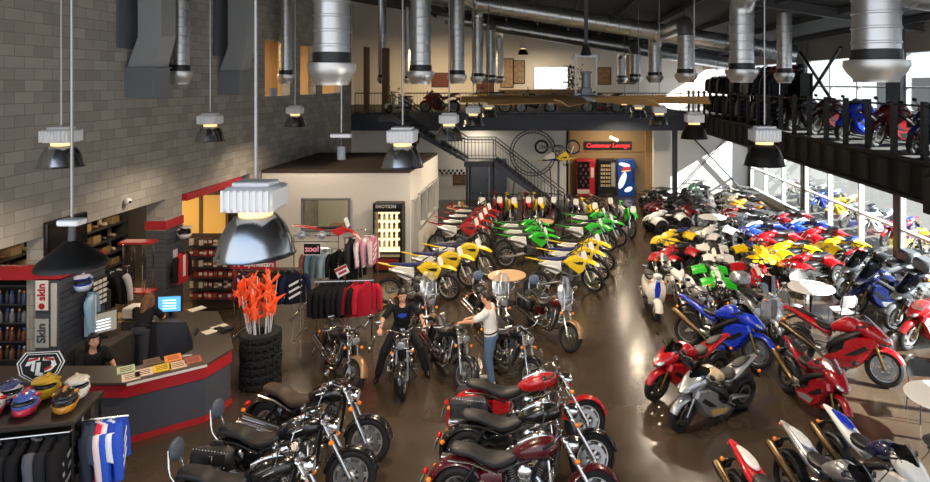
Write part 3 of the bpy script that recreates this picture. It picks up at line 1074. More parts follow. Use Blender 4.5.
    e.merge(MB().ell((.0965, 0, -.0615), (.005, .02, .006), 10, 6), M)
    part(body, 'lips', e, plastic('a8544a', .5))
    return body
# ------------------------------------------------------------------ camera, world, light
cam = bpy.data.cameras.new('camera')
cam.lens = 24
cam.sensor_width = 36
cam.shift_x = -83 / 930
cam.shift_y = -158 / 930
cam.clip_end = 400
co = link(bpy.data.objects.new('camera', cam))
co.location = (0, 0, EYE)
co.rotation_euler = (PI / 2, 0, 0)
SC.camera = co
SC.view_settings.view_transform = 'Standard'
SC.view_settings.look = 'None'
SC.view_settings.gamma = 1
SC.view_settings.exposure = 0.55
SC.cycles.use_denoising = True
SC.cycles.max_bounces = 8
SC.cycles.transparent_max_bounces = 12
SC.cycles.sample_clamp_indirect = 6

W = bpy.data.worlds.new('sky')
SC.world = W
W.use_nodes = True
nt = W.node_tree
bg = nt.nodes['Background']
bg.inputs['Color'].default_value = (.80, .89, 1.0, 1)
bg.inputs['Strength'].default_value = 1.05
tcw = nt.nodes.new('ShaderNodeTexCoord')
sp = nt.nodes.new('ShaderNodeSeparateXYZ')
nt.links.new(tcw.outputs['Generated'], sp.inputs[0])
rmp = nt.nodes.new('ShaderNodeValToRGB')
rmp.color_ramp.elements[0].position = .0
rmp.color_ramp.elements[0].color = (1.0, 1.0, 1.0, 1)
rmp.color_ramp.elements[1].position = .6
rmp.color_ramp.elements[1].color = (.55, .74, 1.0, 1)
nt.links.new(sp.outputs['Z'], rmp.inputs['Fac'])
nt.links.new(rmp.outputs['Color'], bg.inputs['Color'])


def lamp(name, kind, loc, energy, col=(1, 1, 1), **k):
    l = bpy.data.lights.new(name, kind)
    l.energy = energy
    l.color = col
    for q, v in k.items():
        if q != 'aim':
            setattr(l, q, v)
    o = link(bpy.data.objects.new(name, l))
    o.location = loc
    if 'aim' in k:
        o.rotation_euler = Vector(k['aim']).to_track_quat('-Z', 'Y').to_euler()
    return o


SUN_DIR = (-1, .35, -.62)
lamp('sun', 'SUN', (30, -6, 20), 28.0, (1.0, .95, .86), angle=R(.6), aim=SUN_DIR)

# ------------------------------------------------------------------ surfaces
def block_material():
    m, nt, b = nodes_mat('concrete block')
    ge = nt.nodes.new('ShaderNodeNewGeometry')
    s1 = nt.nodes.new('ShaderNodeSeparateXYZ')
    nt.links.new(ge.outputs['Position'], s1.inputs[0])
    s2 = nt.nodes.new('ShaderNodeSeparateXYZ')
    nt.links.new(ge.outputs['True Normal'], s2.inputs[0])
    ab = nt.nodes.new('ShaderNodeMath')
    ab.operation = 'ABSOLUTE'
    nt.links.new(s2.outputs['Y'], ab.inputs[0])
    mx = nt.nodes.new('ShaderNodeMix')
    nt.links.new(ab.outputs[0], mx.inputs['Factor'])
    nt.links.new(s1.outputs['Y'], mx.inputs['A'])
    nt.links.new(s1.outputs['X'], mx.inputs['B'])
    cb = nt.nodes.new('ShaderNodeCombineXYZ')
    nt.links.new(mx.outputs['Result'], cb.inputs[0])
    nt.links.new(s1.outputs['Z'], cb.inputs[1])
    br = nt.nodes.new('ShaderNodeTexBrick')
    nt.links.new(cb.outputs[0], br.inputs['Vector'])
    br.inputs['Color1'].default_value = lin('9b978f')
    br.inputs['Color2'].default_value = lin('b5b1a9')
    br.inputs['Mortar'].default_value = lin('85817a')
    br.inputs['Scale'].default_value = 1
    br.inputs['Brick Width'].default_value = .4
    br.inputs['Row Height'].default_value = .2
    br.inputs['Mortar Size'].default_value = .006
    br.inputs['Bias'].default_value = -.1
    no = nt.nodes.new('ShaderNodeTexNoise')
    no.inputs['Scale'].default_value = 3
    no.inputs['Detail'].default_value = 6
    nt.links.new(cb.outputs[0], no.inputs['Vector'])
    m2 = nt.nodes.new('ShaderNodeMix')
    m2.data_type = 'RGBA'
    m2.blend_type = 'MULTIPLY'
    m2.inputs['Factor'].default_value = .35
    nt.links.new(br.outputs['Color'], m2.inputs['A'])
    nt.links.new(no.outputs['Color'], m2.inputs['B'])
    m2.inputs['B'].default_value = (1, 1, 1, 1)
    rp = nt.nodes.new('ShaderNodeValToRGB')
    rp.color_ramp.elements[0].color = (.55, .55, .55, 1)
    rp.color_ramp.elements[1].color = (1, 1, 1, 1)
    nt.links.new(no.outputs['Fac'], rp.inputs['Fac'])
    nt.links.new(rp.outputs['Color'], m2.inputs['B'])
    nt.links.new(m2.outputs['Result'], b.inputs['Base Color'])
    b.inputs['Roughness'].default_value = .9
    bp = nt.nodes.new('ShaderNodeBump')
    bp.inputs['Strength'].default_value = .25
    bp.inputs['Distance'].default_value = .01
    iv = nt.nodes.new('ShaderNodeMath')
    iv.operation = 'SUBTRACT'
    iv.inputs[0].default_value = 1
    nt.links.new(br.outputs['Fac'], iv.inputs[1])
    nt.links.new(iv.outputs[0], bp.inputs['Height'])
    nt.links.new(bp.outputs[0], b.inputs['Normal'])
    return m


def floor_material():
    m, nt, b = nodes_mat('polished concrete floor')
    ge = nt.nodes.new('ShaderNodeNewGeometry')
    no = nt.nodes.new('ShaderNodeTexNoise')
    no.inputs['Scale'].default_value = .55
    no.inputs['Detail'].default_value = 7
    nt.links.new(ge.outputs['Position'], no.inputs['Vector'])
    rp = nt.nodes.new('ShaderNodeValToRGB')
    rp.color_ramp.elements[0].position = .3
    rp.color_ramp.elements[0].color = lin('3a3027')
    rp.color_ramp.elements[1].position = .7
    rp.color_ramp.elements[1].color = lin('4a3f33')
    nt.links.new(no.outputs['Fac'], rp.inputs['Fac'])
    nt.links.new(rp.outputs['Color'], b.inputs['Base Color'])
    n2 = nt.nodes.new('ShaderNodeTexNoise')
    n2.inputs['Scale'].default_value = 2.2
    n2.inputs['Detail'].default_value = 4
    nt.links.new(ge.outputs['Position'], n2.inputs['Vector'])
    mr = nt.nodes.new('ShaderNodeMapRange')
    mr.inputs['To Min'].default_value = .14
    mr.inputs['To Max'].default_value = .26
    nt.links.new(n2.outputs['Fac'], mr.inputs['Value'])
    nt.links.new(mr.outputs['Result'], b.inputs['Roughness'])
    ck = nt.nodes.new('ShaderNodeTexVoronoi')
    ck.inputs['Scale'].default_value = 14
    ck.inputs['Randomness'].default_value = .15
    nt.links.new(ge.outputs['Position'], ck.inputs['Vector'])
    bp = nt.nodes.new('ShaderNodeBump')
    bp.inputs['Strength'].default_value = .035
    bp.inputs['Distance'].default_value = .01
    nt.links.new(ck.outputs['Distance'], bp.inputs['Height'])
    nt.links.new(bp.outputs[0], b.inputs['Normal'])
    b.inputs['Specular IOR Level'].default_value = .6
    return m


BLOCK = block_material()
FLOORM = floor_material()
CREAM = mat('cream wall paint', 'e9e4dc', .8, scale=3)
WHITEW = mat('white wall paint', 'e6e5e2', .8, scale=3)
TAN = mat('tan wall tile', '9c8362', .7, scale=3)
DARKROOF = mat('dark roof deck', '35363a', .7)
DKBLUE = mat('slate painted steel', '3c424e', .5, .2)
DKBROWN = mat('black brown panel', '221f1d', .6)
ROOFBR = mat('brown roof membrane', '40342c', .8)
FRAMEW = mat('white window frame', 'd9dde0', .45)
FRAMED = mat('dark window frame', '3a3430', .5)
REDB = plastic('b3202a', .5)
SLAT = mat('grey slatwall', '4a4d55', .6)
DARKW = mat('dark interior wall', '3a332e', .8)
WOOD = mat('brown wood', '7a5a3a', .6, scale=6, col2='5e442b')
CARPET = mat('grey carpet', '2b2a2a', .95)
XL, XR, XB = -8.95, 10.6, 6.9     # left wall face, right glazing, balcony edge
ZM = 4.3                           # upper floor
YB = 28.5                          # edge of the rear upper floor


def roofz(x):
    return 9.15 - .16 * x


struct('floor', MB().box((-1.4, 16, -.1), (24.6, 36, .2)), FLOORM)

# left block wall with the openings of the offices above and the parts department below
w = MB()
TH = .3
xc = XL - TH / 2


def wl(y0, y1, z0, z1):
    w.box((xc, (y0 + y1) / 2, (z0 + z1) / 2), (TH, y1 - y0, z1 - z0))


wl(2.0, 28.2, 3.03, 5.33)
ys = [2.0, 19.6, 21.5, 22.4, 23.9, 24.6, 26.8, 28.2]
for i in range(0, 8, 2):
    wl(ys[i], ys[i + 1], 5.33, 7.14)
wl(2.0, 28.2, 7.14, 10.62)
wl(11.0, 11.9, 0, 3.03)
w.box((-9.17, 14.83, 1.515), (.44, .66, 3.03))
wl(18.6, 28.2, 0, 3.03)
struct('wall_left', w, BLOCK)
t = MB()
for z0, z1 in ((2.32, 2.52),):
    t.box((-9.165, 14.83, 2.42), (.49, .71, .2))
    t.box((-8.755, 11.4, 2.42), (.45, 1.12, .2)).box((-10.1, 10.9, 2.42), (2.25, .1, .24))
struct('trim_1', t, REDB)
struct('trim_2', MB().box((-8.97, 16.6, 2.94), (.2, 2.7, .17)), REDB)
s = MB()
for z in [i * .115 for i in range(20)]:
    s.box((-9.165, 14.83, z + .055), (.47, .69, .105)).box((-8.755, 11.4, z + .055), (.43, 1.1, .105))
struct('wall_cladding', s, SLAT)

# rooms behind the left wall
struct('ceiling_offices', MB().box((-11.3, 15.1, 3.66), (4.1, 26.2, 1.25)), DARKW)
struct('wall_parts', MB().box((-13.45, 13.5, 1.5), (.2, 24, 3.06)).box((-11.2, 18.9, 1.5), (4.3, .2, 3.06)), DARKW)
struct('wall_offices', MB().box((-12.4, 21, 6.9), (.2, 16, 5.2)).box((-10.9, 28.3, 6.9), (3.4, .2, 5.2)), mat('ochre office wall', 'd6b283', .8))
struct('trim_3', MB().box((-9.6, 20.55, 6.2), (.1, .12, 1.9)).box((-9.6, 23.1, 6.2), (.1, .12, 1.9)).box((-9.6, 25.9, 6.2), (.1, .12, 1.9)), WOOD)

# roof
b = MB()
b.add([(-13.6, -1, roofz(-13.6)), (11.2, -1, roofz(11.2)), (11.2, 42.6, roofz(11.2)), (-13.6, 42.6, roofz(-13.6)),
       (-13.6, -1, roofz(-13.6) + .3), (11.2, -1, roofz(11.2) + .3), (11.2, 42.6, roofz(11.2) + .3), (-13.6, 42.6, roofz(-13.6) + .3)],
      [(0, 1, 2, 3), (4, 7, 6, 5), (0, 4, 5, 1), (1, 5, 6, 2), (2, 6, 7, 3), (3, 7, 4, 0)])
struct('ceiling', b, DARKROOF)
for y in (6.0, 17.4, 29.2, 36.0):
    b = MB()
    for zo, h, wd in ((-.04, .05, .2), (-.16, .2, .05), (-.27, .05, .2)):
        ring = []
        for x in (-8.9, 10.5):
            z = roofz(x) + zo
            ring.append([(x, y - wd / 2, z - h / 2), (x, y + wd / 2, z - h / 2), (x, y + wd / 2, z + h / 2), (x, y - wd / 2, z + h / 2)])
        b.loft(ring)
    struct('ceiling_beam', b, STEEL if y < 0 else mat('beam paint', '4a4b50', .6))
for i in range(11):
    x = -7.6 + i * 1.75
    struct('ceiling_joist', MB().box((x, 20.8, roofz(x) - .1), (.07, 43, .18)), mat('beam paint', '4a4b50', .6))

# rear upper floor, its edge beam and what stands under it
struct('floor_upper', MB().box((-3.1, 35.3, 3.95), (20, 13.4, .7)), CARPET)
b = MB().box((-3.0, YB - .06, 3.93), (20, .12, .1)).box((-1.05, YB - .03, 3.95), (15.9, .12, .72)).box((-1.05, YB - .1, 4.28), (15.9, .1, .06)).box((-1.05, YB - .1, 3.6), (15.9, .1, .06))
for x in [-8.6 + i * 1.55 for i in range(10)]:
    b.box((x, YB - .1, 3.93), (.05, .08, .66))
struct('beam_rear', b, DKBLUE)
struct('wall_back', MB().box((-1.2, 42.2, 7.6), (25, .2, 7.2)).box((-13.3, 35.4, 7.8), (.2, 13.6, 7.6)).box((-9.1, 29.4, 1.8), (.2, 2.4, 3.6)), CREAM)
struct('wall_rear', MB().box((-4.0, 30.6, 1.8), (10, .2, 3.6)), WHITEW)
struct('wall_lounge', MB().box((3.2, 32.4, 1.8), (4.6, .2, 3.6)).box((1.0, 31.5, 1.8), (.2, 2.0, 3.6)), TAN)
struct('trim_4', MB().box((3.2, 32.27, 2.42), (4.2, .06, .5)).box((5.0, 30.9, 1.8), (.3, .3, 3.6)), mat('wood slat trim', 'a08058', .6, scale=5))
struct('wall_pier', MB().box((5.55, 30.4, 1.8), (.8, .5, 3.6)), WHITEW)
struct('column_rear', MB().box((6.05, 29.6, 1.8), (.22, .22, 3.6)), DKBLUE)
struct('wall_white', MB().box((8.35, 32.6, 1.8), (4.9, .2, 3.6)), WHITEW)
br = MB()
br.tube([(7.0, 32.35, 3.5), (10.1, 32.35, .2)], .045, 8).tube([(9.9, 32.42, 3.5), (6.9, 32.42, .2)], .03, 8)
single('wall_brace', 'thin grey crossed bracing rods against the sunlit white end wall', 'brace', br, STEEL)

# right: balcony, glazing, columns
struct('floor_balcony', MB().box((8.8, 17.5, 3.98), (3.8, 31, .64)), CARPET)
f = MB().box((XB + .05, 17, 3.93), (.1, 30, .74)).box((XB - .03, 17, 4.3), (.1, 30, .06)).box((XB - .03, 17, 3.58), (.1, 30, .07))
for i in range(38):
    f.box((XB - .02, 2.6 + i * .78, 3.94), (.05, .34, .56))
struct('beam_balcony', f, DKBROWN)
struct('trim_5', MB().box((XB + .2, 17, 3.56), (.5, 30, .05)), mat('soffit wood', '8a6a48', .7))
struct('beam_bracket', MB().box((XB - .1, 10.6, 3.78), (.3, .8, .66)), DKBROWN)
for i, y in enumerate((4.9, 11.8, 18.7, 25.6, 32.4)):
    struct('column_right', MB().box((XR, y, 1.9), (.26, .26, 3.7)), FRAMED)
    struct('column_upper', MB().box((XR - .05, y, 5.9), (.3, .8, 3.3)), mat('grey column panel', '6c7078', .55))
struct('wall_right', MB().box((XR + .05, 17, .13), (.2, 31, .3)).box((XR + .05, 17, 3.9), (.2, 31, .8)).box((XR + .05, 19.5, 4.6), (.2, 46, .6)).box((XR + .05, 19.5, 7.1), (.25, 46, .9)), mat('beige wall panel', 'a39c90', .7))
n = 0
for y0 in (4.9, 11.8, 18.7, 25.6):
    n += 1
    fr = MB()
    ya, yb = y0 + .13, y0 + (6.9 if y0 < 25 else 6.8) - .13
    for y in (ya + .04, yb - .04):
        fr.box((XR, y, 1.9), (.14, .08, 3.24))
    for k in (1, 2):
        fr.box((XR, y0 + 2.3 * k, 1.9), (.16, .1, 3.24))
    for z in (.32, 1.36, 3.48):
        fr.box((XR, (ya + yb) / 2, z), (.14, yb - ya, .07))
    o = struct('window_%d' % n, fr, FRAMEW)
    struct('pane', MB().box((XR + .02, (ya + yb) / 2, 1.9), (.012, yb - ya, 3.16)), GLASS, o)
for y0 in (4.9, 11.8, 18.7, 25.6, 32.4):
    n += 1
    fr = MB()
    ya, yb = y0 + .4, y0 + 6.5
    for y in (ya + .03, (ya * 2 + yb) / 3, (ya + 2 * yb) / 3, yb - .03):
        fr.box((XR, y, 5.8), (.14, .09, 1.86))
    for z in (4.92, 5.62, 6.66):
        fr.box((XR, (ya + yb) / 2, z), (.14, yb - ya, .07 if z != 5.62 else .05))
    o = struct('window_%d' % n, fr, FRAMEW if n != 99 else FRAMED)
    struct('pane', MB().box((XR + .02, (ya + yb) / 2, 5.8), (.012, yb - ya, 1.8)), GLASS, o)

single('wall_brace', 'black crossed steel bracing before the upper right windows', 'brace', MB().tube([(10.2, 21.6, 7.0), (10.2, 25.2, 4.6)], .06, 8).tube([(10.25, 21.6, 4.6), (10.25, 25.2, 7.0)], .06, 8), BLACK)
# windows of the upper rear wall
fr = MB()
for x in (-.95, .2, 1.35):
    fr.box((x, 42.05, 6.1), (.08, .1, 1.5))
for z in (5.35, 6.85):
    fr.box((.2, 42.05, z), (2.4, .1, .08))
o = struct('window_20', fr, FRAMEW)
wpart(o, 'pane', MB().box((.2, 42.08, 6.1), (2.3, .02, 1.46)), mat('daylit pane', 'f4f6f8', .3, emit='eaf2ff', estr=1.3))['kind'] = 'structure'

# outside: pavement, far yard, hills
struct('ground_outside', MB().box((40, 24, -.12), (58, 90, .2)), mat('grey asphalt', '4c4a48', .9, scale=1.2))
hl = MB()
rings = []
for i in range(30):
    y = -40 + i * 8
    h = 9 + 5 * math.sin(i * .9) + 3 * math.sin(i * 2.3)
    rings.append([(130, y, -1), (150, y, h), (175, y, h * 1.5), (200, y, -1)])
hl.loft(rings)
struct('hills', hl, mat('hazy hills', '9a97a8', .95))
b = MB()
struct('exterior_building', MB().box((62, 70, 3.2), (18, 60, 6.6)), mat('pale stucco', '6c6862', .9))

# ------------------------------------------------------------------ white office box with a brown roof
bx0, bx1, by0, by1, bh = XL, -4.3, 19.35, 24.2, 2.95
o = thing('office_cabin', 'cream walled office cabin with flat brown roof against the block wall', 'cabin', ((bx0 + bx1) / 2, (by0 + by1) / 2, 0))
L = Matrix.Translation((-(bx0 + bx1) / 2, -(by0 + by1) / 2, 0))
b = MB()


def cb(x0, x1, y0, y1, z0, z1):
    b.box(((x0 + x1) / 2, (y0 + y1) / 2, (z0 + z1) / 2), (x1 - x0, y1 - y0, z1 - z0))


wx0, wx1, wz0, wz1 = -7.65, -6.2, 1.15, 2.13
cb(bx0 + .02, wx0, by0, by0 + .12, 0, bh)
cb(wx1, bx1, by0, by0 + .12, 0, bh)
cb(wx0, wx1, by0, by0 + .12, 0, wz0)
cb(wx0, wx1, by0, by0 + .12, wz1, bh)
rw = [(19.5, 20.15, 0, 2.05), (20.45, 21.5, .95, 2.1), (21.65, 22.75, .95, 2.1), (22.9, 23.9, .95, 2.1)]
y = by0 + .12
for (a, c, z0, z1) in rw:
    cb(bx1 - .12, bx1, y, a, 0, bh)
    if z0 > 0:
        cb(bx1 - .12, bx1, a, c, 0, z0)
    cb(bx1 - .12, bx1, a, c, z1, bh)
    y = c
cb(bx1 - .12, bx1, y, by1, 0, bh)
cb(bx0 + .02, bx1 - .12, by1 - .12, by1, 0, bh)
m = MB().merge(b, L)
part(o, 'wall', m, CREAM)
part(o, 'roof', MB().box((0, 0, bh + .04), (bx1 - bx0 - .04, by1 - by0 + .04, .09)), ROOFBR)
fr = MB()
for x in (wx0, wx1):
    fr.box((x, by0 - .005, (wz0 + wz1) / 2), (.06, .16, wz1 - wz0 + .06))
for z in (wz0, wz1):
    fr.box(((wx0 + wx1) / 2, by0 - .005, z), (wx1 - wx0, .16, .06))
i = part(o, 'window_frame', MB().merge(fr, L), mat('grey frame', '77777a', .5))
part(i, 'pane', MB().merge(MB().box(((wx0 + wx1) / 2, by0 + .06, (wz0 + wz1) / 2), (wx1 - wx0 - .05, .012, wz1 - wz0 - .05)), L), CABGLASS)
for (a, c, z0, z1) in rw:
    fr = MB()
    for q in (a + .02, c - .02):
        fr.box((bx1, q, (z0 + z1) / 2), (.17, .06, z1 - z0))
    for z in (z0 + .02, z1 - .02):
        fr.box((bx1, (a + c) / 2, z), (.17, c - a, .06))
    i = part(o, 'window_frame' if z0 > 0 else 'door_frame', MB().merge(fr, L), mat('pale frame', 'b9b8b4', .5))
    part(i, 'pane', MB().merge(MB().box((bx1 - .06, (a + c) / 2, (z0 + z1) / 2), (.012, c - a - .08, z1 - z0 - .08)), L), CABGLASS)
pg = MB()
for k in range(7):
    pg.ell((-5.95 + .13 * k, by0 - .03, 1.18), (.03, .03, .03), 8, 5)
part(o, 'wall_hooks', MB().merge(pg, L), CHROME)
part(o, 'interior_desk', MB().merge(MB().box((-6.8, 21.8, .72), (1.8, .8, .06)).box((-6.8, 21.8, .36), (1.5, .6, .7)), L), WOOD)

# ------------------------------------------------------------------ staircase
o = thing('staircase', 'grey steel staircase with mid landing rising to the rear upper floor', 'staircase', (-2, 27.3, 0))
L = Matrix.Translation((2, -27.3, 0))
ZL = 2.37
fl = [((.72, 0.0), (-2.35, ZL), 14), ((-3.6, ZL), (-6.7, ZM), 12)]
for (x0, z0), (x1, z1), n_ in fl:
    sb = MB()
    for y in (26.75, 27.85):
        d = Vector((x1 - x0, 0, z1 - z0)).normalized()
        nn = Vector((-d.z, 0, d.x))
        if nn.z < 0:
            nn = -nn
        a, c = Vector((x0, y, z0)), Vector((x1, y, z1))
        r = []
        for p in (a, c):
            r.append([p + nn * .08 + V(0, -.03, 0), p + nn * .08 + V(0, .03, 0), p - nn * (.2 if p is c else .02) + V(0, .03, 0), p - nn * (.2 if p is c else .02) + V(0, -.03, 0)])
        sb.loft(r)
    part(o, 'stringer', MB().merge(sb, L), DKBLUE)
    for k in range(1, n_):
        x = x0 + (x1 - x0) * k / n_
        z = z0 + (z1 - z0) * k / n_
        part(o, 'tread', MB().merge(MB().box((x, 27.3, z - .02), (.27, 1.04, .04)), L), STEEL)
part(o, 'landing', MB().merge(MB().box((-2.97, 27.3, ZL - .12), (1.3, 1.16, .24)).box((-7.0, 27.7, ZM - .12), (.7, 1.5, .24)), L), DKBLUE)
pt = MB()
for x in (-3.5, -2.45):
    for y in (26.8, 27.8):
        pt.box((x, y, (ZL - .2) / 2), (.1, .1, ZL - .2))
part(o, 'landing_posts', MB().merge(pt, L), DKBLUE)
for y in (26.75, 27.85):
    rl = MB()
    path = [(.72, y, .95), (-2.35, y, ZL + .95), (-3.6, y, ZL + .95), (-6.7, y, ZM + .95)]
    base = [(.72, 0), (-2.35, ZL), (-3.6, ZL), (-6.7, ZM)]
    rl.tube(path, .025, 8)
    rl.tube([(p[0], p[1], p[2] - .82) for p in path], .014, 6)
    rl.tube([(p[0], p[1], p[2] - .14) for p in path], .014, 6)
    for s_ in range(3):
        (xa, za), (xb, zb) = base[s_], base[s_ + 1]
        k_ = max(2, int(abs(xb - xa) / .14))
        for q in range(k_ + 1):
            x = xa + (xb - xa) * q / k_
            z = za + (zb - za) * q / k_
            rl.tube([(x, y, z + .05), (x, y, z + .94)], .022 if q in (0, k_) else .008, 6)
    part(o, 'railing', MB().merge(rl, L), STEEL)


# ------------------------------------------------------------------ railings of the upper floors
def railing(label, x0, x1, y, step=.14):
    o = thing('railing', label, 'railing', ((x0 + x1) / 2, y, ZM))
    xm = (x0 + x1) / 2
    part(o, 'top_rail', MB().box((0, 0, .98), (x1 - x0, .06, .05), None, .01), WOOD)
    k = int((x1 - x0) / step)
    b = MB().box((0, 0, .08), (x1 - x0, .03, .03))
    for i in range(k + 1):
        b.tube([(x0 - xm + i * (x1 - x0) / k, 0, .0), (x0 - xm + i * (x1 - x0) / k, 0, .97)], .008 if i % 9 else .022, 6)
    part(o, 'balusters', b, STEEL)


railing('wood topped baluster railing along the rear upper floor left of the stairs', -8.9, -7.4, YB + .1)
railing('long wood topped baluster railing along the rear upper floor edge', -6.6, 6.8, YB + .1)
o = thing('railing', 'dark post and cable railing along the right hand balcony', 'railing', (XB + .12, 17, ZM))
for i in range(28):
    y = -13.6 + i * 1.02
    part(o, 'post', MB().box((0, y, .55), (.09, .12, 1.1)), mat('balcony post', '3a3b3f', .5, .3))
cbm = MB()
for z in (.2, .36, .52, .68, .84):
    cbm.tube([(0, -13.6, z), (0, 14.6, z)], .005, 5)
part(o, 'cables', cbm, mat('balcony post', '3a3b3f', .5, .3))
part(o, 'top_rail', MB().box((0, .5, 1.02), (.05, 28.4, .04)), mat('balcony post', '3a3b3f', .5, .3))
# ------------------------------------------------------------------ ducts
DUCT = mat('galvanised duct', 'cfd3d6', .34, .92, noise=.08, scale=5)
DUCTD = mat('duct collar', '3a3c3e', .4, .7)
CONE = mat('spun aluminium diffuser', 'd4d6d6', .38, .85, noise=.02)


def ridged(b, x, y, z0, z1, r, step=.2):
    pr = [(r, z0)]
    z = z0 + step * .6
    while z < z1 - .02:
        pr += [(r, z - .02), (r + .014, z - .012), (r + .014, z + .012), (r, z + .02)]
        z += step
    pr.append((r, z1))
    b.lathe(pr, (x, y, 0), 'z', 28)


def duct(label, x, y, r, zb=5.74, main=None, group=None, top=None):
    o = thing('air_duct', label, 'duct', (x, y, zb), 0, group)
    zm = (main[1](x) if main else (top or roofz(x) - .12)) - zb
    if main:
        dy = main[0] - y
        sg = 1 if dy > 0 else -1
        k = r * 1.5
        b = MB()
        ridged(b, 0, 0, .42, zm - k, r)
        part(o, 'duct_pipe', b, DUCT)
        e = MB().tube([(0, sg * k * (1 - math.cos(a)), zm - k + k * math.sin(a)) for a in [PI / 2 * i / 5 for i in range(6)]], r * 1.015, 24)
        part(o, 'duct_elbow', e, DUCT)
        if abs(dy) > k + .45:
            part(o, 'duct_spur', MB().tube([(0, sg * k, zm), (0, dy - sg * .2, zm)], r * .99, 24), DUCT)
    else:
        b = MB()
        ridged(b, 0, 0, .42, zm, r)
        part(o, 'duct_pipe', b, DUCT)
        part(o, 'hanger', MB().tube([(0, 0, zm - .02), (0, 0, roofz(x) - zb - .01)], .03, 8), STEEL)
    c = MB().lathe([(r * 1.0, .3), (r * 1.08, .31), (r * 1.08, .44), (r, .45)], (0, 0, 0), 'z', 28)
    part(o, 'collar', c, DUCTD)
    if main:
        part(o, 'hanger', MB().tube([(0, sg * k * .6, zm + r * .5), (0, sg * k * .6, roofz(x) - zb - .01)], .012, 6), STEEL)
    part(o, 'diffuser', MB().lathe([(r * 1.05, .31), (r * 1.34, .3), (r * 1.36, .22), (r * 1.2, .13), (r * .95, .05), (r * .92, 0), (r * .85, .0), (r * .85, .06)], (0, 0, 0), 'z', 28), CONE)


def mainz(off):
    return lambda x: roofz(x) - off


M0 = (11.4, mainz(.62))
MA = (24.2, mainz(.72))
MBn = (33.4, mainz(.8))
for lab, (my, mz), rr, x0, x1 in (('large horizontal spiral duct under the roof above the frontmost drops', M0, .33, -4.6, 7.2), ('large horizontal spiral duct crossing the hall beyond the fan', MA, .34, -5.0, 9.6), ('rear horizontal spiral duct crossing the hall above the back balcony', MBn, .32, -5.5, 9.6)):
    o = thing('trunk_duct', lab, 'duct', ((x0 + x1) / 2, my, mz((x0 + x1) / 2)))
    xm = (x0 + x1) / 2
    d = Vector((x1 - x0, 0, mz(x1) - mz(x0)))
    n_ = int(d.length / .45)
    pr = [(rr * .2, 0), (rr, 0)]
    for i in range(1, n_):
        h = d.length * i / n_
        pr += [(rr, h - .025), (rr + .018, h - .014), (rr + .018, h + .014), (rr, h + .025)]
    pr += [(rr, d.length), (rr * .2, d.length)]
    b = MB().lathe(pr, (x0 - xm, 0, mz(x0) - mz(xm)), tuple(d.normalized()), 28)
    part(o, 'duct_pipe', b, DUCT)
    hg = MB()
    for i in range(int((x1 - x0) / 2.2)):
        x = x0 + 1 + i * 2.2
        hg.tube([(x - xm, 0, mz(x) - mz(xm) + rr), (x - xm, 0, roofz(x) - mz(xm) - .02)], .012, 6)
    part(o, 'hangers', hg, STEEL)
ordn = ['first', 'second', 'third', 'fourth', 'fifth', 'sixth']
for i, (y, m_) in enumerate(((8.5, M0), (14.4, M0), (20.2, MA), (26.1, MA), (32.0, MBn), (37.9, MBn))):
    duct('spiral duct with cone diffuser, %s from the front in the row left of the fan' % ordn[i], -2.96, y, .235, 5.72, m_, 'ceiling air drops')
    duct('spiral duct with cone diffuser, %s from the front in the row right of the fan' % ordn[i], 4.5, y, .31 if i == 0 else .275, 5.76, m_, 'ceiling air drops')
for i, y in enumerate((14.4, 20.2, 26.1, 32.0, 37.9)):
    duct('slim spiral duct with cone diffuser, %s from the front along the block wall' % ordn[i], -8.55, y, .2, 5.72, None, 'ceiling air drops')
duct('short spiral duct with cone diffuser hanging above the right hand balcony', 7.2, 18.9, .22, 5.75, None, 'ceiling air drops')
GREYD = mat('grey sheet metal', '858d95', .45, .4)
for i, y in enumerate((13.1, 16.8)):
    o = thing('wall_duct', ['grey rectangular wall duct, nearer of the pair on the block wall', 'grey rectangular wall duct, farther of the pair on the block wall'][i], 'duct', (XL, y, 5.43))
    part(o, 'outlet_box', MB().box((.3, .3, .32), (.6, .6, .64), None, .01).box((.3, .3, .65), (.64, .64, .03)), GREYD)
    rings = []
    for z, x0, x1 in ((.65, .02, .58), (1.3, .25, .75), (1.35, .25, .75), (4.6, .25, .75)):
        rings.append([(x0, .05, z), (x1, .05, z), (x1, .55, z), (x0, .55, z)])
    part(o, 'riser', MB().loft(rings), mat('grey sheet metal lit tone', 'b4bac0', .4, .5))  # paler copy of the sheet metal: light missing on the riser put into its colour
    part(o, 'wall_panel', MB().box((.03, .1, 2.6), (.05, .7, 3.1)), mat('blue grey panel', '5e6470', .6))

# ------------------------------------------------------------------ high-bay lamps
HOUS = mat('lamp housing', 'eef0f2', .45, .1)
BOWL = mat('aluminium bowl', 'c4c7ca', .2, 1.0)
DBOWL = mat('dark lamp bowl', '34312e', .3, .7)
WARM = (1.0, .83, .62)
BULB = mat('lit lamp bulb', 'fff0d0', .3, emit='ffb257', estr=60)
lampn = 0


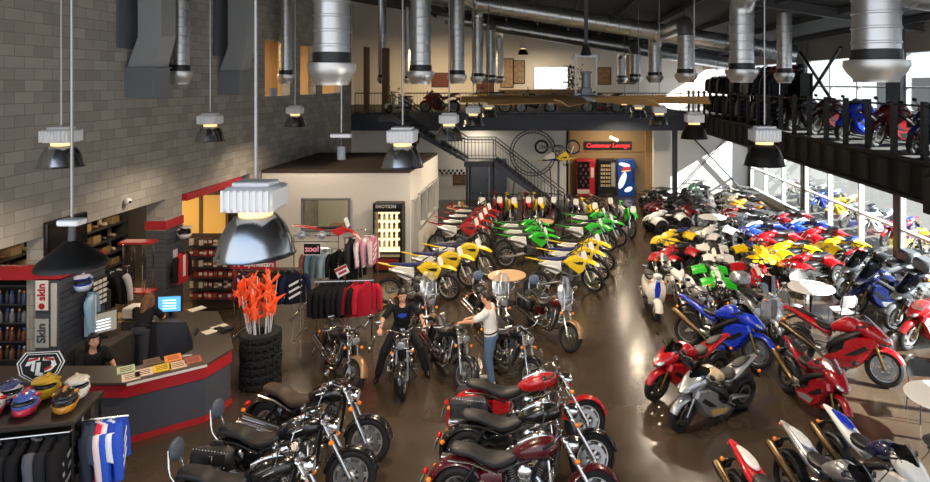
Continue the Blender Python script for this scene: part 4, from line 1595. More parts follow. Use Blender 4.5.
def highbay(label, x, y, dark=False, zb=4.5, watts=330):
    o = thing('high_bay_lamp', label, 'lamp', (x, y, zb), 0, 'high bay lamps')
    part(o, 'rod', MB().tube([(0, 0, .62), (0, 0, roofz(x) - zb - .05)], .014, 8), ALLOY)
    h = MB().box((0, 0, .46), (.4, .34, .2), None, .03)
    for k in range(8):
        h.box((-.18 + k * .051, -.175, .46), (.018, .03, .17)).box((-.18 + k * .051, .175, .46), (.018, .03, .17))
    h.box((0, 0, .57), (.3, .2, .05), None, .01)
    part(o, 'ballast_housing', h, HOUS)
    part(o, 'socket', MB().lathe([(.1, .37), (.13, .36), (.13, .31), (.09, .3)], (0, 0, 0), 'z', 20), mat('lit socket ring', 'f6d9a0', .4, emit='ffc27a', estr=1.2))
    part(o, 'reflector', MB().lathe([(.12, .32), (.16, .31), (.22, .24), (.27, .13), (.295, .03), (.305, .0), (.31, -.005), (.295, .005), (.285, .035), (.26, .13), (.21, .23), (.15, .3), (.12, .305)], (0, 0, 0), 'z', 36, closed=True), DBOWL if dark else BOWL)
    part(o, 'bulb', MB().ell((0, 0, .2), (.06, .06, .1)), BULB)
    lamp('high_bay_light', 'SPOT', (x, y, zb + .02), watts, WARM, shadow_soft_size=.12, spot_size=R(150), spot_blend=.6, aim=(0, 0, -1))


for i, y in enumerate((5.05, 9.25, 13.6, 18.0, 22.6)):
    highbay('aluminium bowl high bay lamp, %s from the camera in the middle row' % ordn[i], -2.38 if i == 0 else -2.17, y, zb=4.36 if i == 0 else 4.5)
for i, y in enumerate((9.3, 13.4, 17.9)):
    highbay('aluminium bowl high bay lamp, %s from the camera beside the block wall' % ordn[i], -7.3, y, watts=130)
for i, y in enumerate((9.45, 14.0, 18.4, 22.6, 26.8)):
    highbay('high bay lamp, %s from the camera in the row by the right balcony' % ordn[i], 3.3, y, i < 2)
highbay('high bay lamp hanging over the rear upper floor near the back wall windows', -1.45, 36, True, 7.4, 60)
for x, y, zb, dome, lab in ((-3.84, 5.0, 4.27, True, 'black dome pendant lamp with a small white ballast in front of the block wall'), (-3.1, 9.3, 4.6, False, 'small pendant with grey cylinder hanging over the cabin roof')):
    o = thing('pendant_lamp', lab, 'lamp', (x, y, zb))
    part(o, 'rod', MB().tube([(0, 0, .4), (0, 0, roofz(x) - zb - .05)], .012, 8), ALLOY)
    part(o, 'ballast_housing', MB().box((0, 0, .36), (.17 if dome else .3, .12, .05 if dome else .06), None, .01), HOUS)
    if dome:
        part(o, 'socket', MB().lathe([(.025, .33), (.03, .2)], (0, 0, 0), 'z', 12), STEEL)
        part(o, 'dome', MB().lathe([(.03, .21), (.06, .2), (.14, .13), (.23, .05), (.25, .02), (.25, 0), (.235, .01), (.13, .1), (.03, .17)], (0, 0, 0), 'z', 28, closed=True), mat('black enamel', '0e0d0d', .5))
    else:
        part(o, 'cylinder', MB().lathe([(.01, .21), (.06, .2), (.06, .01), (.05, 0), (.01, 0)], (0, 0, 0), 'z', 18), mat('pale grey enamel', '9aa0a6', .5))
        part(o, 'stem', MB().tube([(0, 0, .2), (0, 0, .35)], .015, 8), STEEL)

# ------------------------------------------------------------------ big slow ceiling fan
fx, fy, fz = .92, 15.0, 5.36
o = thing('ceiling_fan', 'huge tan bladed ceiling fan with grey motor yoke over the showroom', 'fan', (fx, fy, fz))
b = MB()
for k in range(10):
    a = 2 * PI * k / 10 + .09
    q = MB()
    rings = []
    for r_ in (.34, 3.0):
        rings.append([(r_, -.15, .07), (r_, 0, .045), (r_, .15, -.06), (r_, .15, -.075), (r_, 0, .02), (r_, -.15, .052)])
    q.loft(rings)
    part(o, 'blade', MB().merge(q, Matrix.Rotation(a, 4, 'Z')), mat('tan fan blade', 'b08a55', .5))
part(o, 'hub', MB().lathe([(.05, .09), (.4, .08), (.42, .03), (.4, -.04), (.05, -.05)], (0, 0, 0), 'z', 32), GREYD)
part(o, 'motor', MB().lathe([(.1, .1), (.14, .12), (.14, .26), (.11, .28), (.11, .62), (.14, .64), (.14, .67), (.02, .68)], (0, 0, 0), 'z', 24).box((0, 0, .18), (.24, .24, .2), None, .02), GREYD)
y_ = MB()
for s in (1, -1):
    y_.box((s * .25, 0, .55), (.045, .06, 1.0)).tube([(s * .25, 0, 1.0), (s * .3, 0, 1.08), (s * .33, 0, .95)], .015, 6)
y_.box((0, 0, 1.04), (.56, .1, .06)).box((0, 0, .12), (.5, .12, .03))
part(o, 'yoke', y_, mat('pale grey steel', '9a9da0', .4, .6))
part(o, 'mount', MB().lathe([(.16, 1.05), (.12, 1.12), (.07, 1.32), (.05, 1.34)], (0, 0, 0), 'z', 4).box((0, 0, (1.3 + roofz(fx) - fz) / 2), (.09, .09, roofz(fx) - fz - 1.3)), mat('dark pole', '3e3e42', .5, .5))

# ------------------------------------------------------------------ room lights (warm area lights, no fixtures built)
for (x, y, z, e) in ((-11.3, 10, 2.85, 30), (-11.3, 13.2, 2.85, 45), (-11.3, 17, 2.85, 60)):
    lamp('parts_room_light', 'AREA', (x, y, z), e, (1, .78, .5), size=.8, aim=(0, 0, -1))
for (x, y, z, e) in ((-10.8, 20.6, 7.6, 110), (-10.8, 24.5, 7.6, 110)):
    lamp('office_light', 'AREA', (x, y, z), e, (1, .78, .5), size=.8, aim=(0, 0, -1))
lamp('upper_floor_light', 'AREA', (-7.0, 37, 7.6), 260, (1, .72, .4), size=1.2, aim=(0, .3, -1))
lamp('upper_floor_light', 'AREA', (-.5, 39.5, 7.3), 60, (1, .8, .55), size=1.2, aim=(0, .3, -1))
lamp('lounge_light', 'AREA', (3.2, 30.6, 3.5), 60, (1, .78, .5), size=.8, aim=(0, .2, -1))
lamp('hall_light', 'AREA', (-3.5, 29.6, 3.5), 25, (1, .85, .65), size=.8, aim=(0, 0, -1))
lamp('cabin_light', 'AREA', (-6.6, 21.8, 2.85), 70, (1, .8, .55), size=.6, aim=(0, 0, -1))
# ------------------------------------------------------------------ service counter
outer = [(-9.3, 9.85), (-6.69, 9.85), (-5.79, 10.52), (-5.66, 11.15), (-6.02, 11.75), (-6.9, 12.95), (-8.5, 12.95)]
inner = [(-9.3, 10.45), (-6.92, 10.45), (-6.42, 10.82), (-6.35, 11.1), (-6.55, 11.45), (-7.2, 12.35), (-8.5, 12.35)]


def band(outp, inp, z0, z1, off=0.0):
    b = MB()
    rings = []
    for (ox, oy), (ix, iy) in zip(outp, inp):
        d = Vector((ox - ix, oy - iy, 0))
        d = d.normalized() * off
        rings.append([(ox + d.x, oy + d.y, z0), (ox + d.x, oy + d.y, z1), (ix, iy, z1), (ix, iy, z0)])
    return b.loft(rings)


CO = (-7.3, 11.2, 0)
L = Matrix.Translation((7.3, -11.2, 0))
o = thing('service_counter', 'angular grey service counter with red bands curving round the office chairs', 'counter', CO)
part(o, 'front_panel', MB().merge(band(outer, inner, .0, .95, -.05), L), mat('slate laminate', '4b4f5a', .5))
part(o, 'countertop', MB().merge(band(outer, inner, .95, .985, .0), L), mat('dark counter laminate', '4a443e', .35))
part(o, 'red_band', MB().merge(band(outer, [(ox * .97 + ix * .03, oy * .97 + iy * .03) for (ox, oy), (ix, iy) in zip(outer, inner)], .74, .93, -.03), L), REDB, 'wide red band under the countertop edge')
part(o, 'base_band', MB().merge(band(outer, [(ox * .97 + ix * .03, oy * .97 + iy * .03) for (ox, oy), (ix, iy) in zip(outer, inner)], .0, .1, -.03), L), REDB)
part(o, 'edge_trim', MB().merge(band(outer[1:3], [(ox * .98 + ix * .02, oy * .98 + iy * .02) for (ox, oy), (ix, iy) in zip(outer[1:3], inner[1:3])], .935, .975, .012), L), plastic('e9e4da'))

ZC = .986
pap = [(126, 369.6, 'b9c8a8', 'pale green leaflet at the left end of the papers on the counter'), (131, 377, 'e6d2be', 'cream leaflet nearest the counter corner'),
       (144, 372.5, 'e2c9b4', 'pinkish leaflet beside the yellow one on the counter'), (162, 368, 'f0c81e', 'bright yellow leaflet on the counter'),
       (173, 358, 'f08a3c', 'orange leaflet at the back of the counter papers'), (178, 365, 'e3c2a6', 'beige leaflet in front of the orange one'),
       (193, 360, 'b5533c', 'dark red brochure at the right end of the counter papers'), (152, 362, '6d5540', 'brown photo brochure behind the yellow leaflet')]
for px, py, c, lab in pap:
    x, y = at(px, py, ZC)
    b = MB().box((0, 0, .004), (.25, .3, .008))
    o = single('leaflet', lab, 'leaflet', b, mat('printed paper ' + c, c, .6, scale=25, noise=.1), 'leaflets on the service counter', (x, y, ZC), R(36))
    k = MB()
    for q in range(3):
        k.box((0, -.07 + q * .07, .0095), (.17, .02, .003))
    part(o, 'print', k, plastic('4a4038', .6))
for px, py, w_, lab in ((212, 331, .3, 'loose white paper on the far counter bend'), (220, 327, .28, 'white form beside the black telephone'), (197, 309, .3, 'open white booklet on the rear counter')):
    x, y = at(px, py, ZC)
    single('paper_sheet', lab, 'paper', MB().box((0, 0, .003), (w_, .22, .006)), plastic('ded6c6', .6), None, (x, y, ZC), R(55))
x, y = at(226, 331, ZC)
o = thing('telephone', 'black desk telephone on the counter by the orange flags', 'telephone', (x, y, ZC), R(55))
part(o, 'base', MB().box((0, 0, .03), (.24, .2, .06), None, .015), BLACK)
part(o, 'handset', MB().tube([(-.09, -.09, .07), (-.09, -.05, .09), (-.09, .05, .09), (-.09, .09, .07)], [.03, .02, .02, .03], 8), BLACK)
x, y = at(187, 356, ZC)
single('pen', 'white pen lying between the counter leaflets', 'pen', MB().tube([(-.07, 0, .009), (.06, 0, .009), (.08, 0, .009)], [.008, .008, .003], 8), WHITE, None, (x, y, ZC), R(20))


def monitor(lab, x, y, rz, screen, z=ZC, w=.42, h=.3):
    o = thing('computer_monitor', lab, 'monitor', (x, y, z), rz)
    part(o, 'base', MB().lathe([(.01, .02), (.11, .018), (.12, 0), (.01, 0)], (0, .03, 0), 'z', 20), BLACK)
    part(o, 'stand', MB().box((0, .04, .1), (.06, .03, .18)), BLACK)
    part(o, 'casing', MB().box((0, .01, .12 + h / 2), (w + .04, .04, h + .04), None, .012), BLACK)
    i = part(o, 'screen', MB().box((0, -.012, .12 + h / 2), (w, .006, h)), screen)
    b = MB()
    for q in range(4):
        b.box((0, -.0165, .18 + q * .055), (w * .6, .003, .018))
    part(i, 'screen_text', b, mat('screen white', 'ffffff', .3, emit='e6f0ff', estr=1.2))


SCR = mat('lit blue screen', '4a9be0', .2, emit='5aa8f0', estr=.9)
monitor('computer monitor with lit blue screen on the rear counter', -7.7, 12.62, R(8), SCR)
monitor('computer monitor with pale screen beside the hanging blue jacket', -8.3, 11.5, R(50), mat('lit pale screen', 'b9b6ac', .25, emit='b9b6ac', estr=.12), 1.0, .5, .36)
single('monitor_shelf', 'dark shelf unit under the pale computer screen', 'shelf', MB().box((-8.2, 11.5, .5), (.55, .8, .99), None, .01), DARKW)
single('printer', 'white box shaped printer on the rear counter left of the bent woman', 'printer', MB().box((-8.4, 12.65, ZC + .11), (.38, .34, .22), None, .02).box((-8.4, 12.47, ZC + .05), (.3, .06, .02)), plastic('dcd8d0'))
o = thing('office_chair', 'black office chair behind the counter beside the bent woman', 'chair', (-6.95, 11.75, 0), R(200))
part(o, 'seat', MB().ell((0, 0, .5), (.26, .26, .06)), VINYL)
part(o, 'backrest', MB().ell((-.25, 0, .82), (.05, .24, .26)), VINYL)
part(o, 'stem', MB().tube([(0, 0, .1), (0, 0, .46)], .03, 10).tube([(-.2, 0, .5), (-.27, 0, .75)], .02, 8), BLACK)
for k in range(5):
    a = 2 * PI * k / 5
    part(o, 'leg', MB().tube([(0, 0, .12), (.28 * math.cos(a), .28 * math.sin(a), .06)], .02, 6).ell((.28 * math.cos(a), .28 * math.sin(a), .03), .03, 8, 6), BLACK)
single('stool', 'low black stool under the seated dark haired person', 'stool', MB().lathe([(.02, .5), (.2, .5), (.21, .47), (.2, .44), (.04, .43), (.04, .05), (.2, .03), (.2, 0), (.02, 0)], (-8.0, 10.85, 0), 'z', 20), BLACK)

# television, camera, posters
o = thing('television', 'black flat television mounted on the block wall above the red trimmed display', 'television', (XL + .09, 11.43, 2.68), R(90))
part(o, 'casing', MB().box((0, .02, .3), (.98, .07, .6), None, .015), BLACK)
part(o, 'screen', MB().box((0, -.018, .3), (.92, .008, .54)), mat('dark screen', '08080a', .15))
part(o, 'bracket', MB().box((0, .05, .3), (.2, .06, .2)), STEEL)
o = thing('security_camera', 'small white dome camera on the block wall', 'camera', (XL + .05, 13.1, 3.25))
part(o, 'dome', MB().ell((.03, 0, 0), .07), WHITE)
part(o, 'lens', MB().ell((.085, -.02, -.01), .03), BLACK)


def poster(name, lab, x, y, z, w, h, M, colr, items, cat='poster'):
    o = single(name, lab, cat, MB().box((0, 0, 0), (w, h, .012)), colr, None, (x, y, z))
    o.matrix_world = M
    for n_, mb, m_ in items:
        part(o, n_, mb, m_)
    return o


Mf = face_front(-8.84, 10.83, 2.04)
poster('banner', 'white banner with red blackletter writing on the grey slat column', 0, 0, 0, .22, .52, Mf, plastic('ece8e2', .6), [('lettering', text_mb('skin', .19, .004, Matrix.Translation((0, .06, .008)) @ Matrix.Rotation(PI / 2, 4, 'Z'), bold=.006), REDB), ('logo', MB().lathe([(.01, .007), (.055, .007), (.055, .01), (.01, .01)], (0.0, -.19, 0), 'z', 16), REDB)], 'banner')
Mf = face_front(-8.84, 10.83, 1.38)
poster('banner', 'silver grey banner with dark blackletter writing low on the slat column', 0, 0, 0, .24, .5, Mf, plastic('b9b8b2', .5), [('lettering', text_mb('Skin', .21, .004, Matrix.Translation((0, 0, .008)) @ Matrix.Rotation(PI / 2, 4, 'Z'), bold=.006), plastic('4a4a4a'))], 'banner')
single('slat_strip', 'tall pale aluminium strip on the slat column beside the banners', 'strip', MB().box((-8.63, 10.83, 1.7), (.1, .03, 1.1), None, .006), plastic('c9c6c0', .4))
single('wall_sign', 'small dark wall card with a white figure on the grey clad pillar', 'sign', MB().box((-8.91, 14.82, 1.62), (.02, .16, .3), None, .004), plastic('d8d8d8'))
b = MB()
o = thing('card_rack', 'black card rack with rows of white cards on the slat column side', 'rack', (-8.5, 11.72, 1.55), R(90))
part(o, 'frame', MB().box((0, 0, .25), (.4, .06, .56), None, .01), BLACK)
for r_ in range(5):
    for c_ in range(3):
        part(o, 'card', MB().box((-.12 + .12 * c_, -.036, .05 + r_ * .1), (.09, .012, .06)), plastic('e4e0da'))

# ------------------------------------------------------------------ garments
GCACHE = {}


def garment_mesh(kind, seed):
    key = (kind, seed)
    if key in GCACHE:
        return GCACHE[key]
    rr = random.Random(seed)
    ln = {'jacket': .74, 'jersey': .72, 'pants': .95}[kind]
    b = MB()
    rings = []
    ph = [rr.uniform(0, 6) for _ in range(4)]
    if kind == 'pants':
        prof = [(-.05, .17, .05), (-.12, .19, .06), (-.4, .2, .06), (-.7, .17, .05), (-ln, .15, .045)]
    else:
        prof = [(-.03, .05, .04), (-.07, .09, .05), (-.1, .19, .055), (-.14, .225, .06), (-.3, .225, .07), (-.5, .215, .065), (-.66, .225, .06), (-ln, .23, .055)]
    for z, hw, th in prof:
        r = []
        for k in range(24):
            a = 2 * PI * k / 24
            wv = 1 + .14 * math.sin(5 * a + ph[0] + z * 6) + .08 * math.sin(9 * a + ph[1])
            sq = .75
            r.append((th * wv * math.copysign(abs(math.cos(a)) ** sq, math.cos(a)), hw * math.copysign(abs(math.sin(a)) ** sq, math.sin(a)), z))
        rings.append(r)
    b.loft(rings)
    sl = []
    if kind != 'pants':
        for s in (1, -1):
            m = MB()
            e = -.38 if kind == 'jersey' and seed % 2 else -.66
            m.tube([(0, s * .19, -.13), (.01, s * .25, -.2), (.03, s * .285, -.4), (.05, s * .29, e)], [.065, .07, .058, .05], 10, smooth=2)
            sl.append(m.mesh('sleeve'))
    h = MB().tube([(0, 0, 0), (.0, .02, .025), (0, .03, .0), (0, 0, -.035), (0, 0, -.06)], .005, 5, smooth=2)
    h.tube([(0, .18, -.11), (0, 0, -.055), (0, -.18, -.11)], .008, 5)
    st = MB()
    for q in (-.26, -.4, -.54):
        for s in (1, -1):
            st.box((s * .068, 0, q), (.006, .3, .05), (R(25 * s), 0, 0))
    v = MB()
    for s in (1, -1):
        v.box((s * .07, 0, -.34), (.006, .1, .5))
    c = MB().tube([(.02, .05, -.035), (-.04, 0, -.02), (.02, -.05, -.035), (.05, 0, -.05)], .018, 6, closed=True)
    GCACHE[key] = (b.mesh('torso'), sl, h.mesh('hanger'), st.mesh('stripes'), v.mesh('front_panel'), c.mesh('collar'))
    return GCACHE[key]


def garment(lab, x, y, z, rz, col, sleeve=None, stripe=None, panel=None, kind='jacket', seed=1, group=None):
    nm = {'jacket': 'hanging_jacket', 'jersey': 'hanging_jersey', 'pants': 'hanging_trousers'}[kind]
    t, sl, h, st, v, c = garment_mesh(kind, seed)
    o = thing(nm, lab, {'jacket': 'jacket', 'jersey': 'jersey', 'pants': 'trousers'}[kind], (x, y, z), R(rz), group)
    part(o, 'torso', t, cloth(col))
    for m in sl:
        part(o, 'sleeve', m, cloth(sleeve or col))
    part(o, 'hanger', h, BLACK)
    if kind != 'pants':
        part(o, 'collar', c, cloth(sleeve or col))
    if stripe:
        part(o, 'stripes', st, cloth(stripe))
    if panel:
        part(o, 'front_panel', v, cloth(panel))
    return o


ORD = ['first', 'second', 'third', 'fourth', 'fifth', 'sixth', 'seventh', 'eighth', 'ninth', 'tenth', 'eleventh', 'twelfth', 'thirteenth', 'fourteenth', 'fifteenth', 'sixteenth', 'seventeenth', 'eighteenth']


def rackstand(lab, x, y, z, rz, length, arms=True, name='garment_rack'):
    o = thing(name, lab, 'rack', (x, y, 0), R(rz))
    part(o, 'rail', MB().tube([(-length / 2, 0, z), (length / 2, 0, z)], .014, 8), CHROME)
    for s in (-1, 1):
        part(o, 'post', MB().tube([(s * (length / 2 - .04), 0, .06), (s * (length / 2 - .04), 0, z)], .016, 8), CHROME)
        part(o, 'foot', MB().tube([(s * (length / 2 - .04), -.3, .03), (s * (length / 2 - .04), 0, .07), (s * (length / 2 - .04), .3, .03)], .016, 8).ell((s * (length / 2 - .04), -.3, .03), .03, 8, 6).ell((s * (length / 2 - .04), .3, .03), .03, 8, 6), CHROME)
    return o


def along(x, y, rz, d):
    return x + d * math.cos(R(rz)), y + d * math.sin(R(rz))


def hang(x, y, z, rz, length, items, group):
    n_ = len(items)
    for i, it in enumerate(items):
        d = -length / 2 + .09 + (length - .18) * (i + .5) / n_
        gx, gy = along(x, y, rz, d)
        it = dict(it)
        garment(it.pop('lab'), gx, gy, z - .012, rz + it.pop('turn', 0) + rng.uniform(-5, 5), it.pop('col'), seed=it.pop('seed', i % 3), group=group, **it)


# jersey fixture at the very front with helmets on its top
FX, FY, FR = -5.95, 7.78, 13
o = thing('display_rack', 'black slatted display rack with helmets on top and jackets hung in front', 'rack', (FX, FY, 0), R(FR))
part(o, 'top_panel', MB().box((-.85, .42, 1.47), (1.7, .8, .06), None, .01), mat('black brown top', '2c231d', .5))
part(o, 'back_panel', MB().box((-.85, .6, .72), (1.6, .1, 1.42)), DARKW)
for x_ in (-1.66, -.04):
    for y_ in (.06, .78):
        part(o, 'post', MB().tube([(x_, y_, 0), (x_, y_, 1.45)], .02, 8), BLACK)
part(o, 'rail', MB().tube([(-1.66, .06, 1.38), (-1.66, 0, 1.38), (-.04, 0, 1.38), (-.04, .06, 1.38)], .013, 8), CHROME)
part(o, 'side_rail', MB().tube([(-.04, .3, 1.36), (.5, .3, 1.36)], .013, 8).tube([(-.04, .3, 1.2), (-.04, .3, 1.45)], .018, 8), CHROME)
for i in range(11):
    x, y = along(FX, FY, FR, -.12 - i * .143)
    garment('black riding jacket on the front display rail, %s from the right end' % ORD[i], x, y, 1.368, FR + rng.uniform(-9, 9), ['16161a', '1c1d22', '121316'][i % 3], ['16161a', '5a5d66', '22242a'][(i * 2) % 3], stripe=None if i % 3 else '8a8d94', panel='3a3d45' if i % 3 == 1 else None, seed=i % 3, group='black riding jackets on the front display')
js = [('3a4252', '2b3040', '6f7c92', 'slate grey jersey with pale stripes nearest the black jackets'), ('3d4658', '3d4658', '8fa0b8', 'grey blue striped jersey second on the side rail'), ('d8324a', 'f0d8dc', 'f4f0f0', 'red and white jersey on the side rail'),
      ('e8eaf0', '2f5fd0', '2fb0b8', 'white jersey with blue sleeves and teal stripes'), ('2848b8', 'e8eaf2', None, 'royal blue jersey with white sleeves on the side rail'), ('2c54c8', '2c54c8', 'e8ecf6', 'outermost bright blue jersey with white stripes')]
for i, (c, s_, st_, lab) in enumerate(js):
    x, y = along(FX, FY, FR, .02 + i * .072)
    garment(lab, x - .3 * math.sin(R(FR)), y + .3 * math.cos(R(FR)), 1.348, FR + 14, c, s_, st_, kind='jersey', seed=i % 3, group='jerseys on the side rail of the front display')


def helmet(lab, x, y, z, rz, c1, c2, kind='road', group='helmets on the front display', visor='1a1c22'):
    o = thing('helmet', lab, 'helmet', (x, y, z), R(rz), group)
    o.scale = (1.12,) * 3
    b = MB()
    rings = []
    for i in range(13):
        t = -.95 + 1.9 * i / 12
        r = math.sqrt(max(.02, 1 - t * t))
        rings.append([(.15 * r * math.cos(2 * PI * k / 24) * (1.12 if math.cos(2 * PI * k / 24) > 0 and t < 0 else 1), .125 * r * math.sin(2 * PI * k / 24), .13 + .135 * t) for k in range(24)])
    b.loft(rings)
    part(o, 'shell', b, paint(c1))
    part(o, 'visor', MB().ell((.05, 0, .155), (.113, .117, .052), 20, 10), mat('visor ' + visor, visor, .1, coat=1))
    ch = MB()
    rings = []
    for z, fx, sx in ((.0, .1, .085), (.03, .16, .105), (.07, .185, .118), (.1, .178, .122), (.112, .16, .118)):
        rings.append([(fx * math.cos(2 * PI * k / 24) if math.cos(2 * PI * k / 24) > 0 else .09 * math.cos(2 * PI * k / 24), sx * math.sin(2 * PI * k / 24), z) for k in range(24)])
    ch.loft(rings)
    part(o, 'chin_bar', ch, paint(c2))
    g = MB()
    for s in (1, -1):
        g.ell((-.03, s * .1, .19), (.08, .03, .025), rot=(0, R(-20), 0)).ell((-.02, s * .118, .1), (.07, .014, .02), rot=(0, R(10), 0))
    g.ell((-.01, 0, .255), (.1, .022, .018))
    part(o, 'graphics', g, paint(c2))
    if kind == 'cross':
        part(o, 'peak', MB().body([(.0, .24, .09, .02), (.1, .26, .11, .015), (.24, .255, .08, .008)], 3, 12), paint(c2))
    return o


ZT = 1.5
helmet('blue and red full face helmet on the front display', -6.72, 7.98, ZT, -70, '4a62b0', 'c8324a')
helmet('gold and black full face helmet on the front display', -6.27, 8.05, ZT, -62, '2a2018', 'c98a30', visor='20242c')
helmet('white and red helmet at the left end of the front display', -7.1, 7.9, ZT, -75, 'e8e6e4', 'b8303a')
helmet('white peaked motocross helmet at the right rear of the front display', -6.38, 8.4, ZT, -50, 'ecebe6', 'd8d8d0', 'cross')
helmet('white and navy peaked motocross helmet at the left rear of the display', -7.15, 8.25, ZT, -60, 'e6e6ea', '2c3a78', 'cross')
helmet('yellow peaked helmet behind the hexagonal sign', -6.8, 8.42, ZT, -70, 'd8b828', 'c8a020', 'cross')
# hexagonal badge sign
Mh = Matrix.Translation((-6.95, 8.5, 1.86)) @ Matrix.Rotation(R(8), 4, 'Z') @ Matrix.Rotation(R(76), 4, 'X')
hexo = [(-.31, .06), (-.22, .2), (.22, .2), (.31, .06), (.25, -.1), (0, -.24), (-.25, -.1)]
o = single('badge_sign', 'black seven sided badge sign with white outlines and red letters above the helmets', 'sign', MB().prism(hexo, -.015, .015, .01, 'z'), mat('matt black board', '0c0c0d', .7), None, (0, 0, 0))
o.matrix_world = Mh


def outline(k, w_):
    b = MB()
    n_ = len(hexo)
    a = [(x * k, y * k) for x, y in hexo]
    c = [(x * (k - w_), y * (k - w_)) for x, y in hexo]
    for i in range(n_):
        j = (i + 1) % n_
        b.add([(a[i][0], a[i][1], .0155), (a[j][0], a[j][1], .0155), (c[j][0], c[j][1], .0155), (c[i][0], c[i][1], .0155), (a[i][0], a[i][1], .019), (a[j][0], a[j][1], .019), (c[j][0], c[j][1], .019), (c[i][0], c[i][1], .019)],
              [(4, 5, 6, 7), (0, 1, 5, 4), (1, 2, 6, 5), (2, 3, 7, 6), (3, 0, 4, 7)])
    return b


part(o, 'outline', outline(.97, .05), WHITE)
part(o, 'outline', outline(.84, .04), WHITE)
lt = MB()
for pts in ([(-.19, .02), (-.15, .12), (-.02, .12), (-.02, .085), (-.07, .085), (-.07, -.06), (-.11, -.04), (-.11, .06), (-.14, .02)], [(-.05, .06), (-.05, -.1), (.05, -.12), (.05, -.08), (0, -.07), (0, .06)], [(.02, .12), (.15, .12), (.2, .02), (.14, -.05), (.06, -.07), (.06, -.03), (.12, .0), (.14, .04), (.12, .08), (.02, .08)]):
    n_ = len(pts)
    lt.add([(x, y, z) for z in (.0155, .021) for x, y in pts], [list(range(n_, 2 * n_))] + [(i, (i + 1) % n_, (i + 1) % n_ + n_, i + n_) for i in range(n_)])
part(o, 'letters', lt, WHITE)
rd = MB().box((-.1, .1, .023), (.13, .03, .004), (0, 0, R(10))).box((.1, .1, .023), (.13, .03, .004), (0, 0, R(-10))).box((.1, -.02, .023), (.09, .03, .004), (0, 0, R(30)))
part(o, 'red_strokes', rd, REDB)
part(o, 'sign_post', MB().tube([(0, -.24, -.01), (0, -.26, -.01)], .02, 8), BLACK)

# jacket racks in the middle of the left side
ax_, ay_, ar = -6.35, 14.2, -4
rackstand('chrome garment rack under the red sign with black, orange and striped jackets', ax_, ay_, 1.48, ar, 1.5)
hang(ax_, ay_, 1.48, ar, 1.5, [dict(lab='dark purple jacket at the left end of the red sign rack', col='2c2440', sleeve='5a2030', turn=-32), dict(lab='rust red and black jacket on the red sign rack', col='8a3020', sleeve='1a1a1c', turn=-32),
     dict(lab='black jacket with orange panel left of centre on the red sign rack', col='17171a', panel='e0602a', turn=-37), dict(lab='black jacket with orange sleeves on the red sign rack', col='1a1a1c', sleeve='c8562a', turn=-42),
     dict(lab='brown and black jacket in the middle of the red sign rack', col='2c1d18', sleeve='7a3a22', turn=-42), dict(lab='plain black jacket beside the striped jackets', col='141416', turn=-52),
     dict(lab='black jacket with white stripes, left of the striped pair', col='131419', stripe='dfe2ea', turn=-62), dict(lab='black and navy jacket with white stripes at the rack end', col='15182a', sleeve='1c2548', stripe='e6e8f0', turn=-62)], 'jackets on the red sign rack')
Ms = face_front(-6.65, 13.98, 1.68, R(-4))
stz = MB()
stp = []
for k in range(10):
    r_ = .1 if k % 2 == 0 else .04
    stp.append((-.38 + r_ * math.sin(2 * PI * k / 10) * 1.25, r_ * math.cos(2 * PI * k / 10)))
stz.prism(stp, .007, .013, 0, 'z')
poster('rack_sign', 'red sign with white star and brand lettering over the garment rack', 0, 0, 0, 1.06, .26, Ms, REDB, [('lettering', text_mb('alpinestars', .165, .004, Matrix.Translation((.14, -.01, .009)), .15, bold=.004), WHITE), ('star_logo', stz, WHITE)], 'sign')
single('sign_stand', 'thin chrome stand holding the red rack sign', 'stand', MB().tube([(-7.12, 14.08, 0), (-7.12, 14.05, 1.8)], .012, 8).tube([(-6.2, 14.02, 0), (-6.2, 13.99, 1.8)], .012, 8).tube([(-7.12, 14.05, 1.5), (-6.2, 13.99, 1.5)], .01, 8), CHROME)
single('tag_flag', 'small orange starburst tag on the corner of the red sign', 'tag', MB().lathe([(.01, -.01), (.07, -.01), (.07, .01), (.01, .01)], (-6.22, 13.93, 1.8), (0, -1, .1), 8), plastic('f0842a'))
bx_, by_, br_ = -5.55, 15.9, -6
rackstand('chrome garment rack with pale blue and white jackets behind the striped ones', bx_, by_, 1.5, br_, 1.5)
hang(bx_, by_, 1.5, br_, 1.5, [dict(lab='salmon pink jacket at the left end of the pale blue rack', col='b5786a', sleeve='8a5a50', turn=-32), dict(lab='light blue jacket with white panel, left of the pale blue group', col='8fb2c4', sleeve='6f96ac', panel='dfe6ea', turn=-42),
     dict(lab='pale blue jacket with grey sleeves in the pale blue group', col='a9c4d0', sleeve='7d8a94', turn=-47), dict(lab='white jacket with pale blue sleeves in the pale blue group', col='e6e6e2', sleeve='9ab8c8', turn=-47), dict(lab='black vest right of the pale blue group', col='1c1c20', turn=-52),
     dict(lab='charcoal jacket at the right end of the pale blue rack', col='2a2b30', sleeve='1a1a1e', turn=-57), dict(lab='dark green black jacket at the far end of the pale blue rack', col='20261f', turn=-57)], 'jackets on the pale blue rack')
cx_, cy_, cr = -4.45, 13.55, 6
rackstand('chrome garment rack with black and red riding jackets nearest the cruisers', cx_, cy_, 1.42, cr, 1.25)
items = [dict(lab='black padded riding jacket, %s from the left on the rack by the cruisers' % ORD[i], col=['141417', '19191d', '101013'][i % 3], sleeve='18181c', turn=-50, seed=i % 3) for i in range(6)]
items += [dict(lab='red riding jacket beside the black ones on the rack by the cruisers', col='b01a2c', sleeve='7a1420', turn=-62), dict(lab='red and black riding jacket near the end of the rack', col='c02034', sleeve='1a1618', turn=-62), dict(lab='outermost crimson riding jacket on the rack by the cruisers', col='a81830', sleeve='c02038', turn=-62)]
hang(cx_, cy_, 1.42, cr, 1.25, items, 'jackets on the rack by the cruisers')
